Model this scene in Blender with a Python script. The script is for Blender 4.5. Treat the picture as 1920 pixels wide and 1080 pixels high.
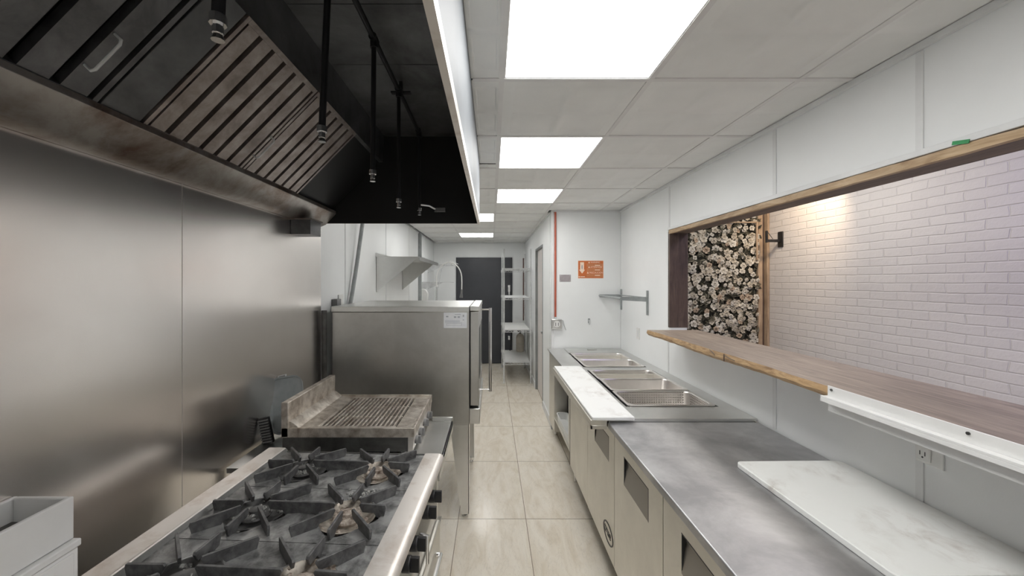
import bpy, bmesh, math, random
from mathutils import Vector, Matrix
random.seed(7)
PI = math.pi
S = bpy.context.scene
C = S.collection
for o in list(bpy.data.objects): bpy.data.objects.remove(o)

# ------------------------------------------------------------------ camera
cd = bpy.data.cameras.new('camera'); cam = bpy.data.objects.new('camera', cd); C.objects.link(cam)
cam.location = (0, 0, 1.70); cam.rotation_euler = (PI/2, 0, 0)
cd.sensor_width = 36; cd.lens = 13.5; cd.shift_x = 38/1920; cd.shift_y = -11/1920
cd.clip_start = .02; cd.clip_end = 60
S.camera = cam
# ------------------------------------------------------------------ view, world
S.view_settings.view_transform = 'Standard'; S.view_settings.look = 'None'
S.view_settings.gamma = 1; S.view_settings.use_curve_mapping = False
S.view_settings.exposure = 1.08
w = bpy.data.worlds.new('world'); S.world = w; w.use_nodes = True
w.node_tree.nodes['Background'].inputs[0].default_value = (.9, .93, 1, 1)
w.node_tree.nodes['Background'].inputs[1].default_value = .3
# ------------------------------------------------------------------ lights and added fills of the dining room (the kitchen's are its ceiling panels)
LIGHT = 5.2
def area(name, loc, rot, sx, sy, power, col):
    l = bpy.data.lights.new(name, 'AREA'); l.shape = 'RECTANGLE'; l.size = sx; l.size_y = sy
    l.energy = power; l.color = col
    o = bpy.data.objects.new(name, l); o.location = loc; o.rotation_euler = rot; C.objects.link(o); return o
area('dining_rear_fill', (2.4, -2.2, 1.7), (PI/2, 0, 0), 1.3, 1.8, 15, (.96, .97, 1))  # added general fill for the dining room, no window stands here
area('dining_violet_light', (2.5, 1.3, 2.84), (0, 0, 0), .5, .9, 5.5, (.66, .58, 1))
area('dining_ceiling_fill', (2.3, 3.2, 2.84), (0, 0, 0), .5, .9, 7.5, (1, .95, .88))  # unseen area light added at the ceiling as general room fill
sp = bpy.data.lights.new('dining_spot_light', 'SPOT'); sp.energy = 17; sp.color = (1, .74, .48)
sp.spot_size = math.radians(95); sp.spot_blend = .9; sp.shadow_soft_size = .04
so = bpy.data.objects.new('dining_spot_light', sp); so.location = (2.75, 3.45, 2.78)
so.rotation_euler = (Vector((3.2, 3.95, 2.15)) - so.location).to_track_quat('-Z', 'Y').to_euler(); C.objects.link(so)

# ------------------------------------------------------------------ materials
def nn(nt, t, **k):
    n = nt.nodes.new(t)
    for a, b in k.items():
        if a.startswith('_'): setattr(n, a[1:], b)
        else: n.inputs[a.replace('__', ' ')].default_value = b
    return n
def base(name, col=(.5, .5, .5), rough=.5, metal=0, spec=.5):
    m = bpy.data.materials.new(name); m.use_nodes = True
    nt = m.node_tree; b = nt.nodes['Principled BSDF']
    b.inputs['Base Color'].default_value = (*col, 1); b.inputs['Roughness'].default_value = rough
    b.inputs['Metallic'].default_value = metal; b.inputs['Specular IOR Level'].default_value = spec
    return m, nt, b
def coords(nt, scale=(1, 1, 1), loc=(0, 0, 0), rot=(0, 0, 0)):
    tc = nn(nt, 'ShaderNodeTexCoord'); mp = nn(nt, 'ShaderNodeMapping')
    mp.inputs['Scale'].default_value = scale; mp.inputs['Location'].default_value = loc; mp.inputs['Rotation'].default_value = rot
    nt.links.new(tc.outputs['Object'], mp.inputs[0]); return mp.outputs[0]
def noise(nt, vec, scale=5, detail=4, rough=.6, dist=0):
    n = nn(nt, 'ShaderNodeTexNoise', Scale=scale, Detail=detail, Roughness=rough, Distortion=dist)
    nt.links.new(vec, n.inputs['Vector']); return n.outputs['Fac']
def ramp(nt, fac, stops):
    r = nn(nt, 'ShaderNodeValToRGB'); e = r.color_ramp.elements
    while len(e) < len(stops): e.new(.5)
    for i, (p, c) in enumerate(stops):
        e[i].position = p; e[i].color = (*c, 1) if isinstance(c, tuple) else (c, c, c, 1)
    nt.links.new(fac, r.inputs[0]); return r.outputs[0]
def bump(nt, b, h, s=.2, d=.01):
    n = nn(nt, 'ShaderNodeBump', Strength=s, Distance=d)
    nt.links.new(h, n.inputs['Height']); nt.links.new(n.outputs[0], b.inputs['Normal']); return n
def mixc(nt, fac, a, b_, mode='MIX'):
    n = nn(nt, 'ShaderNodeMix', _data_type='RGBA', _blend_type=mode)
    for sock, v in ((n.inputs[0], fac), (n.inputs[6], a), (n.inputs[7], b_)):
        if hasattr(v, 'links') or hasattr(v, 'is_linked'): nt.links.new(v, sock)
        else: sock.default_value = v if not isinstance(v, tuple) else (*v, 1)
    return n.outputs[2]

def painted(name, c1, c2, rough=.5, scale=3, bs=.05, fine=90, spec=.4):
    m, nt, b = base(name, c1, rough, 0, spec)
    v = coords(nt)
    nt.links.new(ramp(nt, noise(nt, v, scale, 5), [(.35, c2), (.62, c1)]), b.inputs['Base Color'])
    bump(nt, b, noise(nt, v, fine, 3), bs, .004)
    return m
def steel(name, col=(.6, .6, .59), rough=.3, stretch=(2, 2, 60), stain=None, sc=3, metal=1, bs=.04, lo=.38, hi=.62, rvar=.14):
    m, nt, b = base(name, col, rough, metal)
    v = coords(nt, stretch); f = noise(nt, v, 6, 6, .7)
    v2 = coords(nt); g = noise(nt, v2, sc, 6, .65, .3)
    mr = nn(nt, 'ShaderNodeMapRange'); mr.inputs[3].default_value = max(.03, rough-rvar); mr.inputs[4].default_value = rough+rvar
    ad = nn(nt, 'ShaderNodeMath', _operation='MULTIPLY_ADD'); ad.inputs[1].default_value = .5
    nt.links.new(f, ad.inputs[0])
    hf = nn(nt, 'ShaderNodeMath', _operation='MULTIPLY'); hf.inputs[1].default_value = .5
    nt.links.new(g, hf.inputs[0]); nt.links.new(hf.outputs[0], ad.inputs[2])
    nt.links.new(ad.outputs[0], mr.inputs[0]); nt.links.new(mr.outputs[0], b.inputs['Roughness'])
    if stain:
        nt.links.new(ramp(nt, g, [(lo, stain), (hi, col)]), b.inputs['Base Color'])
    bump(nt, b, f, bs, .002)
    return m

M = {}
M['frp'] = painted('white_wall_board', (.865, .88, .88), (.82, .835, .835), .42, 1.2, .06, 160)
M['frp_dirty'] = painted('white_wall_board_speckled', (.78, .79, .79), (.68, .67, .66), .45, 1.6, .1, 120)
M['trimw'] = painted('white_trim', (.80, .81, .81), (.72, .73, .73), .4, 5)
M['ceil'] = painted('ceiling_tile', (.84, .845, .825), (.78, .785, .765), .6, 2.2, .05, 200, .3)
M['grid'] = painted('ceiling_grid', (.77, .765, .75), (.70, .69, .68), .45, 5)
M['dark'] = painted('dark_void', (.03, .03, .03), (.02, .02, .02), .8, 4)
M['black'] = painted('black_plastic', (.018, .018, .02), (.012, .012, .013), .4, 8)
M['rubber'] = painted('grey_rubber', (.22, .22, .22), (.16, .16, .16), .6, 8)
M['white'] = painted('white_plastic', (.82, .82, .80), (.76, .76, .74), .35, 6)
M['enamel'] = painted('white_enamel', (.85, .85, .84), (.80, .80, .79), .3, 5, .02)
M['doorw'] = painted('pinkish_white_door_paint', (.74, .70, .68), (.68, .64, .62), .45, 2)
M['doord'] = painted('charcoal_door_paint', (.055, .058, .066), (.042, .045, .053), .35, 1.5, .05, 60)
M['doorframe'] = painted('grey_frame_paint', (.25, .26, .26), (.18, .19, .19), .5, 4)
M['red'] = painted('red_conduit_paint', (.52, .13, .08), (.42, .10, .06), .4, 8)
M['maroon'] = painted('maroon_pipe_paint', (.16, .085, .07), (.12, .065, .06), .5, 8)
M['plaque'] = painted('mauve_grey_plate', (.40, .36, .37), (.33, .30, .31), .4, 20)
M['orange'] = painted('orange_sign_ink', (.62, .17, .05), (.55, .14, .04), .45, 20, .01)
M['orange2'] = painted('orange_sign_panel_ink', (.60, .23, .10), (.54, .20, .08), .45, 20, .01)
M['cream'] = painted('cream_sign_ink', (.92, .74, .60), (.88, .68, .54), .45, 20, .01)
M['label'] = painted('label_paper', (.78, .80, .82), (.72, .74, .78), .5, 30, .01)
M['ink'] = painted('label_ink', (.35, .38, .42), (.45, .48, .5), .5, 60, .01)
M['green'] = painted('green_tape', (.05, .35, .12), (.04, .28, .1), .5, 30)
M['beige'] = painted('beige_bottle', (.55, .50, .42), (.45, .41, .35), .35, 9)
M['amber'] = painted('amber_cover_plate', (.6, .6, .58), (.5, .5, .5), .4, 9)
M['steel_clad'] = steel('brushed_steel_wall_sheet', (.985, .95, .92), .26, (.4, .6, 30), (.90, .86, .83), 1.3, rvar=.015, bs=.0)
M['steel'] = steel('brushed_steel', (.74, .74, .725), .32, (30, 3, 3), (.66, .66, .64), 3)
M['steel_v'] = steel('brushed_steel_panel', (.62, .615, .595), .36, (2, 2, 30), (.50, .495, .475), 2, rvar=.08)
M['steel_top'] = steel('worn_steel_worktop', (.60, .60, .605), .50, (2, 6, 2), (.42, .42, .43), 4, rvar=.14, bs=.02)
M['steel_front'] = steel('steel_cabinet_front', (.76, .74, .685), .45, (2, 2, 12), (.68, .66, .61), 3, rvar=.05, bs=.0)
M['steel_dark'] = steel('dull_dark_steel', (.20, .20, .195), .5, (2, 2, 30), (.11, .11, .105), 6)
M['steel_grimy'] = steel('grimy_steel', (.74, .69, .62), .42, (3, 3, 3), (.30, .24, .19), 16, lo=.30, hi=.62, metal=.7)
M['steel_rim'] = steel('pale_scuffed_steel', (.76, .72, .68), .46, (3, 8, 3), (.60, .53, .47), 9, lo=.3, hi=.5, metal=.7)
M['pan'] = steel('pan_steel', (.88, .85, .82), .30, (3, 3, 3), (.80, .77, .74), 5, rvar=.05, bs=.0)
M['chrome'] = steel('chrome', (.75, .75, .75), .16, (2, 2, 2), None, rvar=.05, bs=0)
M['wire'] = painted('grey_zinc_wire', (.66, .67, .67), (.52, .53, .53), .35, 12)
M['hood_face'] = painted('pale_grey_hood_face', (.20, .215, .23), (.175, .19, .205), .6, 3, .01)
M['pocket'] = steel('dull_pocket_steel', (.42, .40, .37), .5, (2, 2, 12), None, rvar=.05, bs=.0)
M['tray_metal'] = painted('blue_grey_metal', (.46, .50, .51), (.34, .38, .39), .4, 9)
M['bracket'] = painted('grey_bracket_paint', (.34, .36, .36), (.26, .28, .28), .45, 12)
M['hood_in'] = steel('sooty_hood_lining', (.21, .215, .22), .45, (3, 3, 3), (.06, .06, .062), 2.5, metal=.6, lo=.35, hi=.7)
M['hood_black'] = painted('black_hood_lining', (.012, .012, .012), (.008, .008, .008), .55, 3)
M['hood_rail'] = steel('stained_hood_trough', (.36, .34, .32), .4, (3, 8, 3), (.15, .10, .075), 4, lo=.36, hi=.6, metal=.8)
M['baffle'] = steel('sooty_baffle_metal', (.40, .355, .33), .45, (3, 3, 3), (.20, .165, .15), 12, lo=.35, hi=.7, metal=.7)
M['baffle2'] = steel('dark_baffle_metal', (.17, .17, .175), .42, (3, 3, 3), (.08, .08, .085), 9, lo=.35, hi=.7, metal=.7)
M['iron'] = steel('cast_iron_grate', (.40, .40, .395), .42, (3, 3, 3), (.11, .11, .11), 15, lo=.36, hi=.60, metal=.45, bs=.25)
M['iron_fin'] = steel('cast_iron_fin', (.20, .20, .20), .45, (3, 3, 3), (.07, .07, .072), 30, lo=.35, hi=.7, metal=.4, bs=.3)
M['iron_tray'] = steel('greasy_burner_tray', (.20, .20, .20), .42, (3, 3, 3), (.07, .068, .066), 18, lo=.36, hi=.66, metal=.5, bs=.3)
M['rust'] = painted('rusty_burner_crust', (.50, .44, .38), (.14, .10, .075), .7, 40, .8, 120)
M['foil'] = steel('scorched_foil_bowl', (.60, .55, .48), .4, (3, 3, 3), (.20, .16, .125), 24, lo=.36, hi=.58, metal=.5, bs=.4)
M['crust'] = painted('burnt_food_crust', (.42, .42, .40), (.08, .08, .08), .8, 130, 1, 160)
M['plankend'] = painted('pale_wood', (.66, .52, .36), (.52, .38, .24), .6, 12, .2)

# FRP panel walls get a faint dirt
def wood(name, c1, c2, c3, scale=(14, 1.2, 14), rough=.5, bs=.25):
    m, nt, b = base(name, c1, rough)
    v = coords(nt, scale); n = noise(nt, v, 2.2, 8, .65, 1.6)
    n2 = noise(nt, coords(nt, (2, .8, 2)), 2.2, 4)
    c = ramp(nt, n, [(.3, c3), (.5, c2), (.68, c1)])
    c2_ = ramp(nt, n2, [(.35, (.62, .60, .60)), (.65, (1.0, 1.0, 1.0))])
    nt.links.new(mixc(nt, .75, c, c2_, 'MULTIPLY'), b.inputs['Base Color'])
    bump(nt, b, n, bs, .004); return m
M['wood_top'] = wood('weathered_wood_plank', (.40, .325, .255), (.29, .235, .185), (.18, .145, .115))
M['wood_edge'] = wood('raw_wood_edge', (.62, .44, .25), (.46, .30, .15), (.24, .14, .07), (6, 3, 22), .55, .5)
M['wood_pale'] = wood('pale_pine_edge', (.66, .50, .32), (.54, .38, .22), (.36, .23, .12), (10, 2, 10))
M['wood_dark'] = wood('dark_stained_wood', (.15, .105, .08), (.11, .075, .06), (.06, .04, .035), (10, 10, 1.5), .5)
M['wood_head'] = wood('brown_header_wood', (.22, .16, .125), (.16, .115, .09), (.10, .07, .055), (10, 1.5, 10), .6)
M['wood_post'] = wood('tan_moulding_wood', (.60, .47, .34), (.48, .36, .25), (.30, .21, .13), (14, 14, 1), .5)

def marble_floor():
    m, nt, b = base('beige_stone_tile', (.6, .55, .48), .22)
    tc = nn(nt, 'ShaderNodeTexCoord'); sep = nn(nt, 'ShaderNodeSeparateXYZ'); nt.links.new(tc.outputs['Object'], sep.inputs[0])
    def line(sock, off, pitch, wdt):
        a = nn(nt, 'ShaderNodeMath', _operation='SUBTRACT'); nt.links.new(sock, a.inputs[0]); a.inputs[1].default_value = off
        d = nn(nt, 'ShaderNodeMath', _operation='DIVIDE'); nt.links.new(a.outputs[0], d.inputs[0]); d.inputs[1].default_value = pitch
        fl = nn(nt, 'ShaderNodeMath', _operation='FLOOR'); nt.links.new(d.outputs[0], fl.inputs[0])
        p = nn(nt, 'ShaderNodeMath', _operation='PINGPONG'); nt.links.new(a.outputs[0], p.inputs[0]); p.inputs[1].default_value = pitch/2
        # pingpong with scale pitch/2: zero on the joints
        l = nn(nt, 'ShaderNodeMath', _operation='LESS_THAN'); nt.links.new(p.outputs[0], l.inputs[0]); l.inputs[1].default_value = wdt
        return l.outputs[0], fl.outputs[0]
    lx, ix = line(sep.outputs[0], .245-4.85, .485, .0022)
    ly, iy = line(sep.outputs[1], 2.757-8.85, .885, .0028)
    mx = nn(nt, 'ShaderNodeMath', _operation='MAXIMUM'); nt.links.new(lx, mx.inputs[0]); nt.links.new(ly, mx.inputs[1])
    cb = nn(nt, 'ShaderNodeCombineXYZ'); nt.links.new(ix, cb.inputs[0]); nt.links.new(iy, cb.inputs[1])
    wn = nn(nt, 'ShaderNodeTexWhiteNoise'); nt.links.new(cb.outputs[0], wn.inputs['Vector'])
    off = nn(nt, 'ShaderNodeVectorMath', _operation='MULTIPLY_ADD'); nt.links.new(wn.outputs['Color'], off.inputs[0]); off.inputs[1].default_value = (20, 20, 20); nt.links.new(tc.outputs['Object'], off.inputs[2])
    mp = nn(nt, 'ShaderNodeMapping'); mp.inputs['Rotation'].default_value = (0, 0, -.75); mp.inputs['Scale'].default_value = (3.2, 1.0, 1); nt.links.new(off.outputs[0], mp.inputs[0])
    n1 = noise(nt, mp.outputs[0], 2.6, 10, .62, 1.4)
    n2 = noise(nt, mp.outputs[0], 4.5, 8, .6, 2.4)
    c = ramp(nt, n1, [(.3, (.66, .585, .47)), (.52, (.76, .70, .60)), (.7, (.81, .76, .67))])
    vein = ramp(nt, n2, [(.485, 1.0), (.50, .82), (.515, 1.0)])
    c = mixc(nt, .8, c, vein, 'MULTIPLY')
    c = mixc(nt, mx.outputs[0], c, (.24, .20, .15))
    nt.links.new(c, b.inputs['Base Color'])
    inv = nn(nt, 'ShaderNodeMath', _operation='SUBTRACT'); inv.inputs[0].default_value = 1; nt.links.new(mx.outputs[0], inv.inputs[1])
    bump(nt, b, inv.outputs[0], .3, .002)
    return m
M['floor'] = marble_floor()

def brick():
    m, nt, b = base('white_painted_brick', (.7, .68, .68), .55)
    tc = nn(nt, 'ShaderNodeTexCoord'); sep = nn(nt, 'ShaderNodeSeparateXYZ'); nt.links.new(tc.outputs['Object'], sep.inputs[0])
    cb = nn(nt, 'ShaderNodeCombineXYZ'); nt.links.new(sep.outputs[1], cb.inputs[0]); nt.links.new(sep.outputs[2], cb.inputs[1])
    nv = nn(nt, 'ShaderNodeTexNoise', Scale=5, Detail=3); nt.links.new(cb.outputs[0], nv.inputs['Vector'])
    sb = nn(nt, 'ShaderNodeVectorMath', _operation='MULTIPLY_ADD'); nt.links.new(nv.outputs['Color'], sb.inputs[0]); sb.inputs[1].default_value = (.05, .016, 0); nt.links.new(cb.outputs[0], sb.inputs[2])
    br = nn(nt, 'ShaderNodeTexBrick', _offset=.5); nt.links.new(sb.outputs[0], br.inputs['Vector'])
    br.inputs['Scale'].default_value = 1; br.inputs['Brick Width'].default_value = .215; br.inputs['Row Height'].default_value = .068
    br.inputs['Mortar Size'].default_value = .0058; br.inputs['Mortar Smooth'].default_value = .6
    br.inputs['Color1'].default_value = (.68, .66, .65, 1); br.inputs['Color2'].default_value = (.64, .62, .615, 1); br.inputs['Mortar'].default_value = (.645, .625, .62, 1)
    nt.links.new(br.outputs['Color'], b.inputs['Base Color'])
    n = noise(nt, cb.outputs[0], 26, 6, .65)
    inv = nn(nt, 'ShaderNodeMath', _operation='MULTIPLY_ADD'); inv.inputs[1].default_value = -1.0
    nt.links.new(br.outputs['Fac'], inv.inputs[0])
    h = nn(nt, 'ShaderNodeMath', _operation='MULTIPLY'); h.inputs[1].default_value = .55; nt.links.new(n, h.inputs[0]); nt.links.new(h.outputs[0], inv.inputs[2])
    bump(nt, b, inv.outputs[0], .55, .010)
    return m
M['brick'] = brick()

def board_mat(name, marks=1):
    m, nt, b = base(name, (.82, .83, .80), .45)
    n = noise(nt, coords(nt, (1.4, 1, 1)), 9, 8, .7, .6)
    n2 = noise(nt, coords(nt, (1, 1, 1)), 3.3, 3)
    a = ramp(nt, n, [(.30, (.46, .42, .38)), (.42, (.70, .69, .66)), (.55, (.83, .84, .82))])
    k = ramp(nt, n2, [(.46, 0.0), (.64, 1.0)])
    nt.links.new(mixc(nt, k, (.82, .83, .81), a), b.inputs['Base Color'])
    bump(nt, b, noise(nt, coords(nt), 140, 3), .08, .002); return m
M['board'] = board_mat('white_cutting_board_plastic')

def emis(name, col, s):
    m = bpy.data.materials.new(name); m.use_nodes = True; nt = m.node_tree
    nt.nodes.remove(nt.nodes['Principled BSDF'])
    e = nn(nt, 'ShaderNodeEmission', Strength=s); e.inputs[0].default_value = (*col, 1)
    nt.links.new(e.outputs[0], nt.nodes['Material Output'].inputs[0]); return m
M['lamp'] = emis('lit_diffuser', (1, .99, .97), LIGHT)

def perf(name, ax, pitch=.0165, r=.0032):
    m = steel(name, (.88, .85, .82), .30, (3, 3, 3), None, rvar=.05, bs=0)
    nt = m.node_tree; b = nt.nodes['Principled BSDF']; out = nt.nodes['Material Output']
    tc = nn(nt, 'ShaderNodeTexCoord'); sep = nn(nt, 'ShaderNodeSeparateXYZ'); nt.links.new(tc.outputs['Object'], sep.inputs[0])
    s = []
    for k, i in enumerate(ax):
        p = nn(nt, 'ShaderNodeMath', _operation='PINGPONG'); nt.links.new(sep.outputs[i], p.inputs[0]); p.inputs[1].default_value = pitch/2
        q = nn(nt, 'ShaderNodeMath', _operation='POWER'); nt.links.new(p.outputs[0], q.inputs[0]); q.inputs[1].default_value = 2; s.append(q)
    ad = nn(nt, 'ShaderNodeMath', _operation='ADD'); nt.links.new(s[0].outputs[0], ad.inputs[0]); nt.links.new(s[1].outputs[0], ad.inputs[1])
    lt = nn(nt, 'ShaderNodeMath', _operation='LESS_THAN'); nt.links.new(ad.outputs[0], lt.inputs[0]); lt.inputs[1].default_value = r*r
    tr = nn(nt, 'ShaderNodeBsdfTransparent'); mx = nn(nt, 'ShaderNodeMixShader')
    nt.links.new(lt.outputs[0], mx.inputs[0]); nt.links.new(b.outputs[0], mx.inputs[1]); nt.links.new(tr.outputs[0], mx.inputs[2])
    nt.links.new(mx.outputs[0], out.inputs[0]); return m
M['perf_xz'] = perf('perforated_steel_long_side', (0, 2)); M['perf_yz'] = perf('perforated_steel_short_side', (1, 2)); M['perf_xy'] = perf('perforated_steel_bottom', (0, 1))

def petal_mat(name, c1, c2, r=.7):
    return painted(name, c1, c2, r, 18, .3, 90)
M['petal1'] = petal_mat('cream_petals', (.58, .54, .46), (.40, .36, .29))
M['petal2'] = petal_mat('white_petals', (.66, .64, .58), (.50, .47, .41))
M['petal3'] = petal_mat('blush_petals', (.48, .39, .30), (.36, .28, .21))
M['leaf1'] = petal_mat('dark_leaves', (.05, .05, .035), (.025, .025, .02))
M['leaf2'] = petal_mat('olive_leaves', (.16, .15, .11), (.09, .085, .065))

# ------------------------------------------------------------------ mesh helpers
ORG = {}
class MB:
    def __init__(s): s.v = []; s.f = []; s.m = []
    def add(s, vs, fs, mi=0):
        n = len(s.v); s.v += [tuple(v) for v in vs]
        for f in fs: s.f.append([i+n for i in f]); s.m.append(mi)
        return s
    def box(s, x0, x1, y0, y1, z0, z1, mi=0):
        v = [(x, y, z) for z in (z0, z1) for y in (y0, y1) for x in (x0, x1)]
        return s.add(v, [(0, 2, 3, 1), (4, 5, 7, 6), (0, 1, 5, 4), (2, 6, 7, 3), (0, 4, 6, 2), (1, 3, 7, 5)], mi)
    def obox(s, c, h, mat, mi=0):
        v = [Vector(c) + mat @ Vector((x*h[0], y*h[1], z*h[2])) for z in (-1, 1) for y in (-1, 1) for x in (-1, 1)]
        return s.add(v, [(0, 2, 3, 1), (4, 5, 7, 6), (0, 1, 5, 4), (2, 6, 7, 3), (0, 4, 6, 2), (1, 3, 7, 5)], mi)
    def cyl(s, p0, p1, r, n=16, r2=None, mi=0, caps=True):
        p0 = Vector(p0); p1 = Vector(p1); r2 = r if r2 is None else r2
        q = (p1-p0).to_track_quat('Z', 'Y'); vs = []
        for p, rr in ((p0, r), (p1, r2)):
            for i in range(n):
                a = 2*PI*i/n; vs.append(p + q @ Vector((rr*math.cos(a), rr*math.sin(a), 0)))
        fs = [(i, (i+1) % n, n+(i+1) % n, n+i) for i in range(n)]
        if caps: fs += [tuple(range(n-1, -1, -1)), tuple(range(n, 2*n))]
        return s.add(vs, fs, mi)
    def tube(s, pts, r, n=10, mi=0):
        pts = [Vector(p) for p in pts]; vs = []; up = None
        for k, p in enumerate(pts):
            d = (pts[min(k+1, len(pts)-1)] - pts[max(k-1, 0)]).normalized()
            if up is None: up = Vector((0, 0, 1)) if abs(d.z) < .9 else Vector((1, 0, 0))
            a = d.cross(up).normalized(); b_ = a.cross(d).normalized(); up = b_
            rr = r[k] if isinstance(r, (list, tuple)) else r
            for i in range(n):
                t = 2*PI*i/n; vs.append(p + a*rr*math.cos(t) + b_*rr*math.sin(t))
        fs = [(k*n+i, k*n+(i+1) % n, (k+1)*n+(i+1) % n, (k+1)*n+i) for k in range(len(pts)-1) for i in range(n)]
        fs += [tuple(range(n-1, -1, -1)), tuple(range((len(pts)-1)*n, len(pts)*n))]
        return s.add(vs, fs, mi)
    def prism(s, poly, ax, a0, a1, mi=0):
        # poly in the two other axes (in x,y,z order), extruded along ax
        def P(p, a):
            l = list(p); l.insert(ax, a); return tuple(l)
        n = len(poly); vs = [P(p, a0) for p in poly] + [P(p, a1) for p in poly]
        fs = [(i, (i+1) % n, n+(i+1) % n, n+i) for i in range(n)] + [tuple(range(n-1, -1, -1)), tuple(range(n, 2*n))]
        return s.add(vs, fs, mi)
    def lathe(s, prof, c, n=24, mi=0, axis='Z'):
        vs = []
        for r, z in prof:
            for i in range(n):
                a = 2*PI*i/n
                if axis == 'Z': vs.append((c[0]+r*math.cos(a), c[1]+r*math.sin(a), c[2]+z))
                elif axis == 'X': vs.append((c[0]+z, c[1]+r*math.cos(a), c[2]+r*math.sin(a)))
        k = len(prof)
        fs = [(j*n+i, j*n+(i+1) % n, (j+1)*n+(i+1) % n, (j+1)*n+i) for j in range(k-1) for i in range(n)]
        fs += [tuple(range(n-1, -1, -1)), tuple(range((k-1)*n, k*n))]
        return s.add(vs, fs, mi)
    def loft(s, loops, mi=0, cap0=False, cap1=False):
        n = len(loops[0]); vs = [p for l in loops for p in l]
        fs = [(j*n+i, j*n+(i+1) % n, (j+1)*n+(i+1) % n, (j+1)*n+i) for j in range(len(loops)-1) for i in range(n)]
        if cap0: fs.append(tuple(range(n-1, -1, -1)))
        if cap1: fs.append(tuple(range((len(loops)-1)*n, len(loops)*n)))
        return s.add(vs, fs, mi)
    def build(s, name, mats, parent=None, loc=None, bevel=0, local=False, ang=32, segs=2):
        me = bpy.data.meshes.new(name)
        if loc is None:
            if parent is not None: org = Vector((0, 0, 0)) if local else ORG[parent.name]
            else:
                xs, ys, zs = zip(*s.v); org = Vector(((min(xs)+max(xs))/2, (min(ys)+max(ys))/2, min(zs)))
        else: org = Vector(loc)
        if parent is not None: vs = [Vector(v)-org for v in s.v]
        elif local: vs = s.v
        else: vs = [Vector(v)-org for v in s.v]
        me.from_pydata(vs, [], s.f)
        for mm in (mats if isinstance(mats, (list, tuple)) else [mats]):
            me.materials.append(M[mm] if isinstance(mm, str) else mm)
        for p, mi in zip(me.polygons, s.m): p.material_index = mi
        bm = bmesh.new(); bm.from_mesh(me); bmesh.ops.recalc_face_normals(bm, faces=bm.faces); bm.to_mesh(me); bm.free()
        for p in me.polygons: p.use_smooth = True
        me.set_sharp_from_angle(angle=math.radians(ang))
        o = bpy.data.objects.new(name, me); C.objects.link(o)
        if parent is not None: o.parent = parent; ORG[o.name] = Vector((0, 0, 0)) if local else org
        else: o.location = org; ORG[o.name] = Vector((0, 0, 0)) if local else org
        if bevel:
            b = o.modifiers.new('bevel', 'BEVEL'); b.width = bevel; b.segments = segs; b.limit_method = 'ANGLE'; b.angle_limit = math.radians(40)
        return o
def tag(o, label=None, cat=None, group=None, kind=None):
    if label: o['label'] = label
    if cat: o['category'] = cat
    if group: o['group'] = group
    if kind: o['kind'] = kind
    return o
def thing(name, label, cat, loc=(0, 0, 0), rz=0, group=None):
    o = bpy.data.objects.new(name, None); C.objects.link(o); o.location = loc; o.rotation_euler = (0, 0, rz)
    o.empty_display_size = .1
    ORG[o.name] = Vector(loc); return tag(o, label, cat, group)
def struct(mb, name, mats, label=None, cat=None, **k):
    o = mb.build(name, mats, **k); o['kind'] = 'structure'
    if label: o['label'] = label
    if cat: o['category'] = cat
    return o
def copy_tree(o, parent=None):
    c = o.copy(); C.objects.link(c); c.parent = parent
    for ch in list(o.children): copy_tree(ch, c)
    return c
def B(x0, x1, y0, y1, z0, z1): return MB().box(x0, x1, y0, y1, z0, z1)
def rrect(cx, cy, hx, hy, r, z, n=5):
    out = []
    for qx, qy, a0 in ((1, 1, 0), (-1, 1, PI/2), (-1, -1, PI), (1, -1, 3*PI/2)):
        for i in range(n):
            a = a0 + (PI/2)*i/(n-1)
            out.append((cx+qx*(hx-r)+r*math.cos(a), cy+qy*(hy-r)+r*math.sin(a), z))
    return out
def text_mesh(txt, size, name, mat, parent, M4, ext=.0004, align='LEFT'):
    cu = bpy.data.curves.new(name, 'FONT'); cu.body = txt; cu.size = size; cu.extrude = ext; cu.align_x = align
    to = bpy.data.objects.new(name+'_src', cu); C.objects.link(to)
    dg = bpy.context.evaluated_depsgraph_get(); me = bpy.data.meshes.new_from_object(to.evaluated_get(dg))
    bpy.data.objects.remove(to)
    me.transform(M4); me.materials.clear(); me.materials.append(M[mat]); me.name = name
    o = bpy.data.objects.new(name, me); C.objects.link(o); o.parent = parent; ORG[o.name] = ORG.get(parent.name, Vector((0, 0, 0)))
    return o

H = 2.53           # kitchen ceiling
XL, XR, XO = -1.22, 1.49, 1.63
YP, YF = 4.44, 8.05      # partition face, far wall
XC = .70                 # corridor wall
YB = -2.0                # wall behind
# ------------------------------------------------------------------ setting
struct(B(XL-.2, 3.3, YB-.1, YF+.15, -.08, 0), 'floor', 'floor', 'beige veined stone tile floor of the kitchen aisle', 'floor', loc=(0, 0, 0))
struct(B(XL-.12, XL, YB, YF, 0, 2.9), 'wall_left', 'frp', 'white panelled left kitchen wall', 'wall')
struct(B(XL, 3.3, YF, YF+.12, 0, 2.9), 'wall_far', 'frp', 'white end wall around the charcoal door', 'wall')
struct(B(XL-.12, 3.3, YB-.12, YB, 0, 2.9), 'wall_back', 'frp', 'white wall behind the viewer', 'wall')
mb = MB()
WZ0, WZ1, WY1, WY0 = 1.277, 2.105, 3.20, -.9
mb.box(XR, XO-.003, YB, WY0, 0, 2.9).box(XR, XO-.003, WY1, YP, 0, 2.9).box(XR, XO-.003, WY0, WY1, 0, WZ0).box(XR, XO-.003, WY0, WY1, WZ1+.03, 2.9)
struct(mb, 'wall_right', 'frp', 'white panelled right wall with the long serving opening', 'wall')
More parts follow.
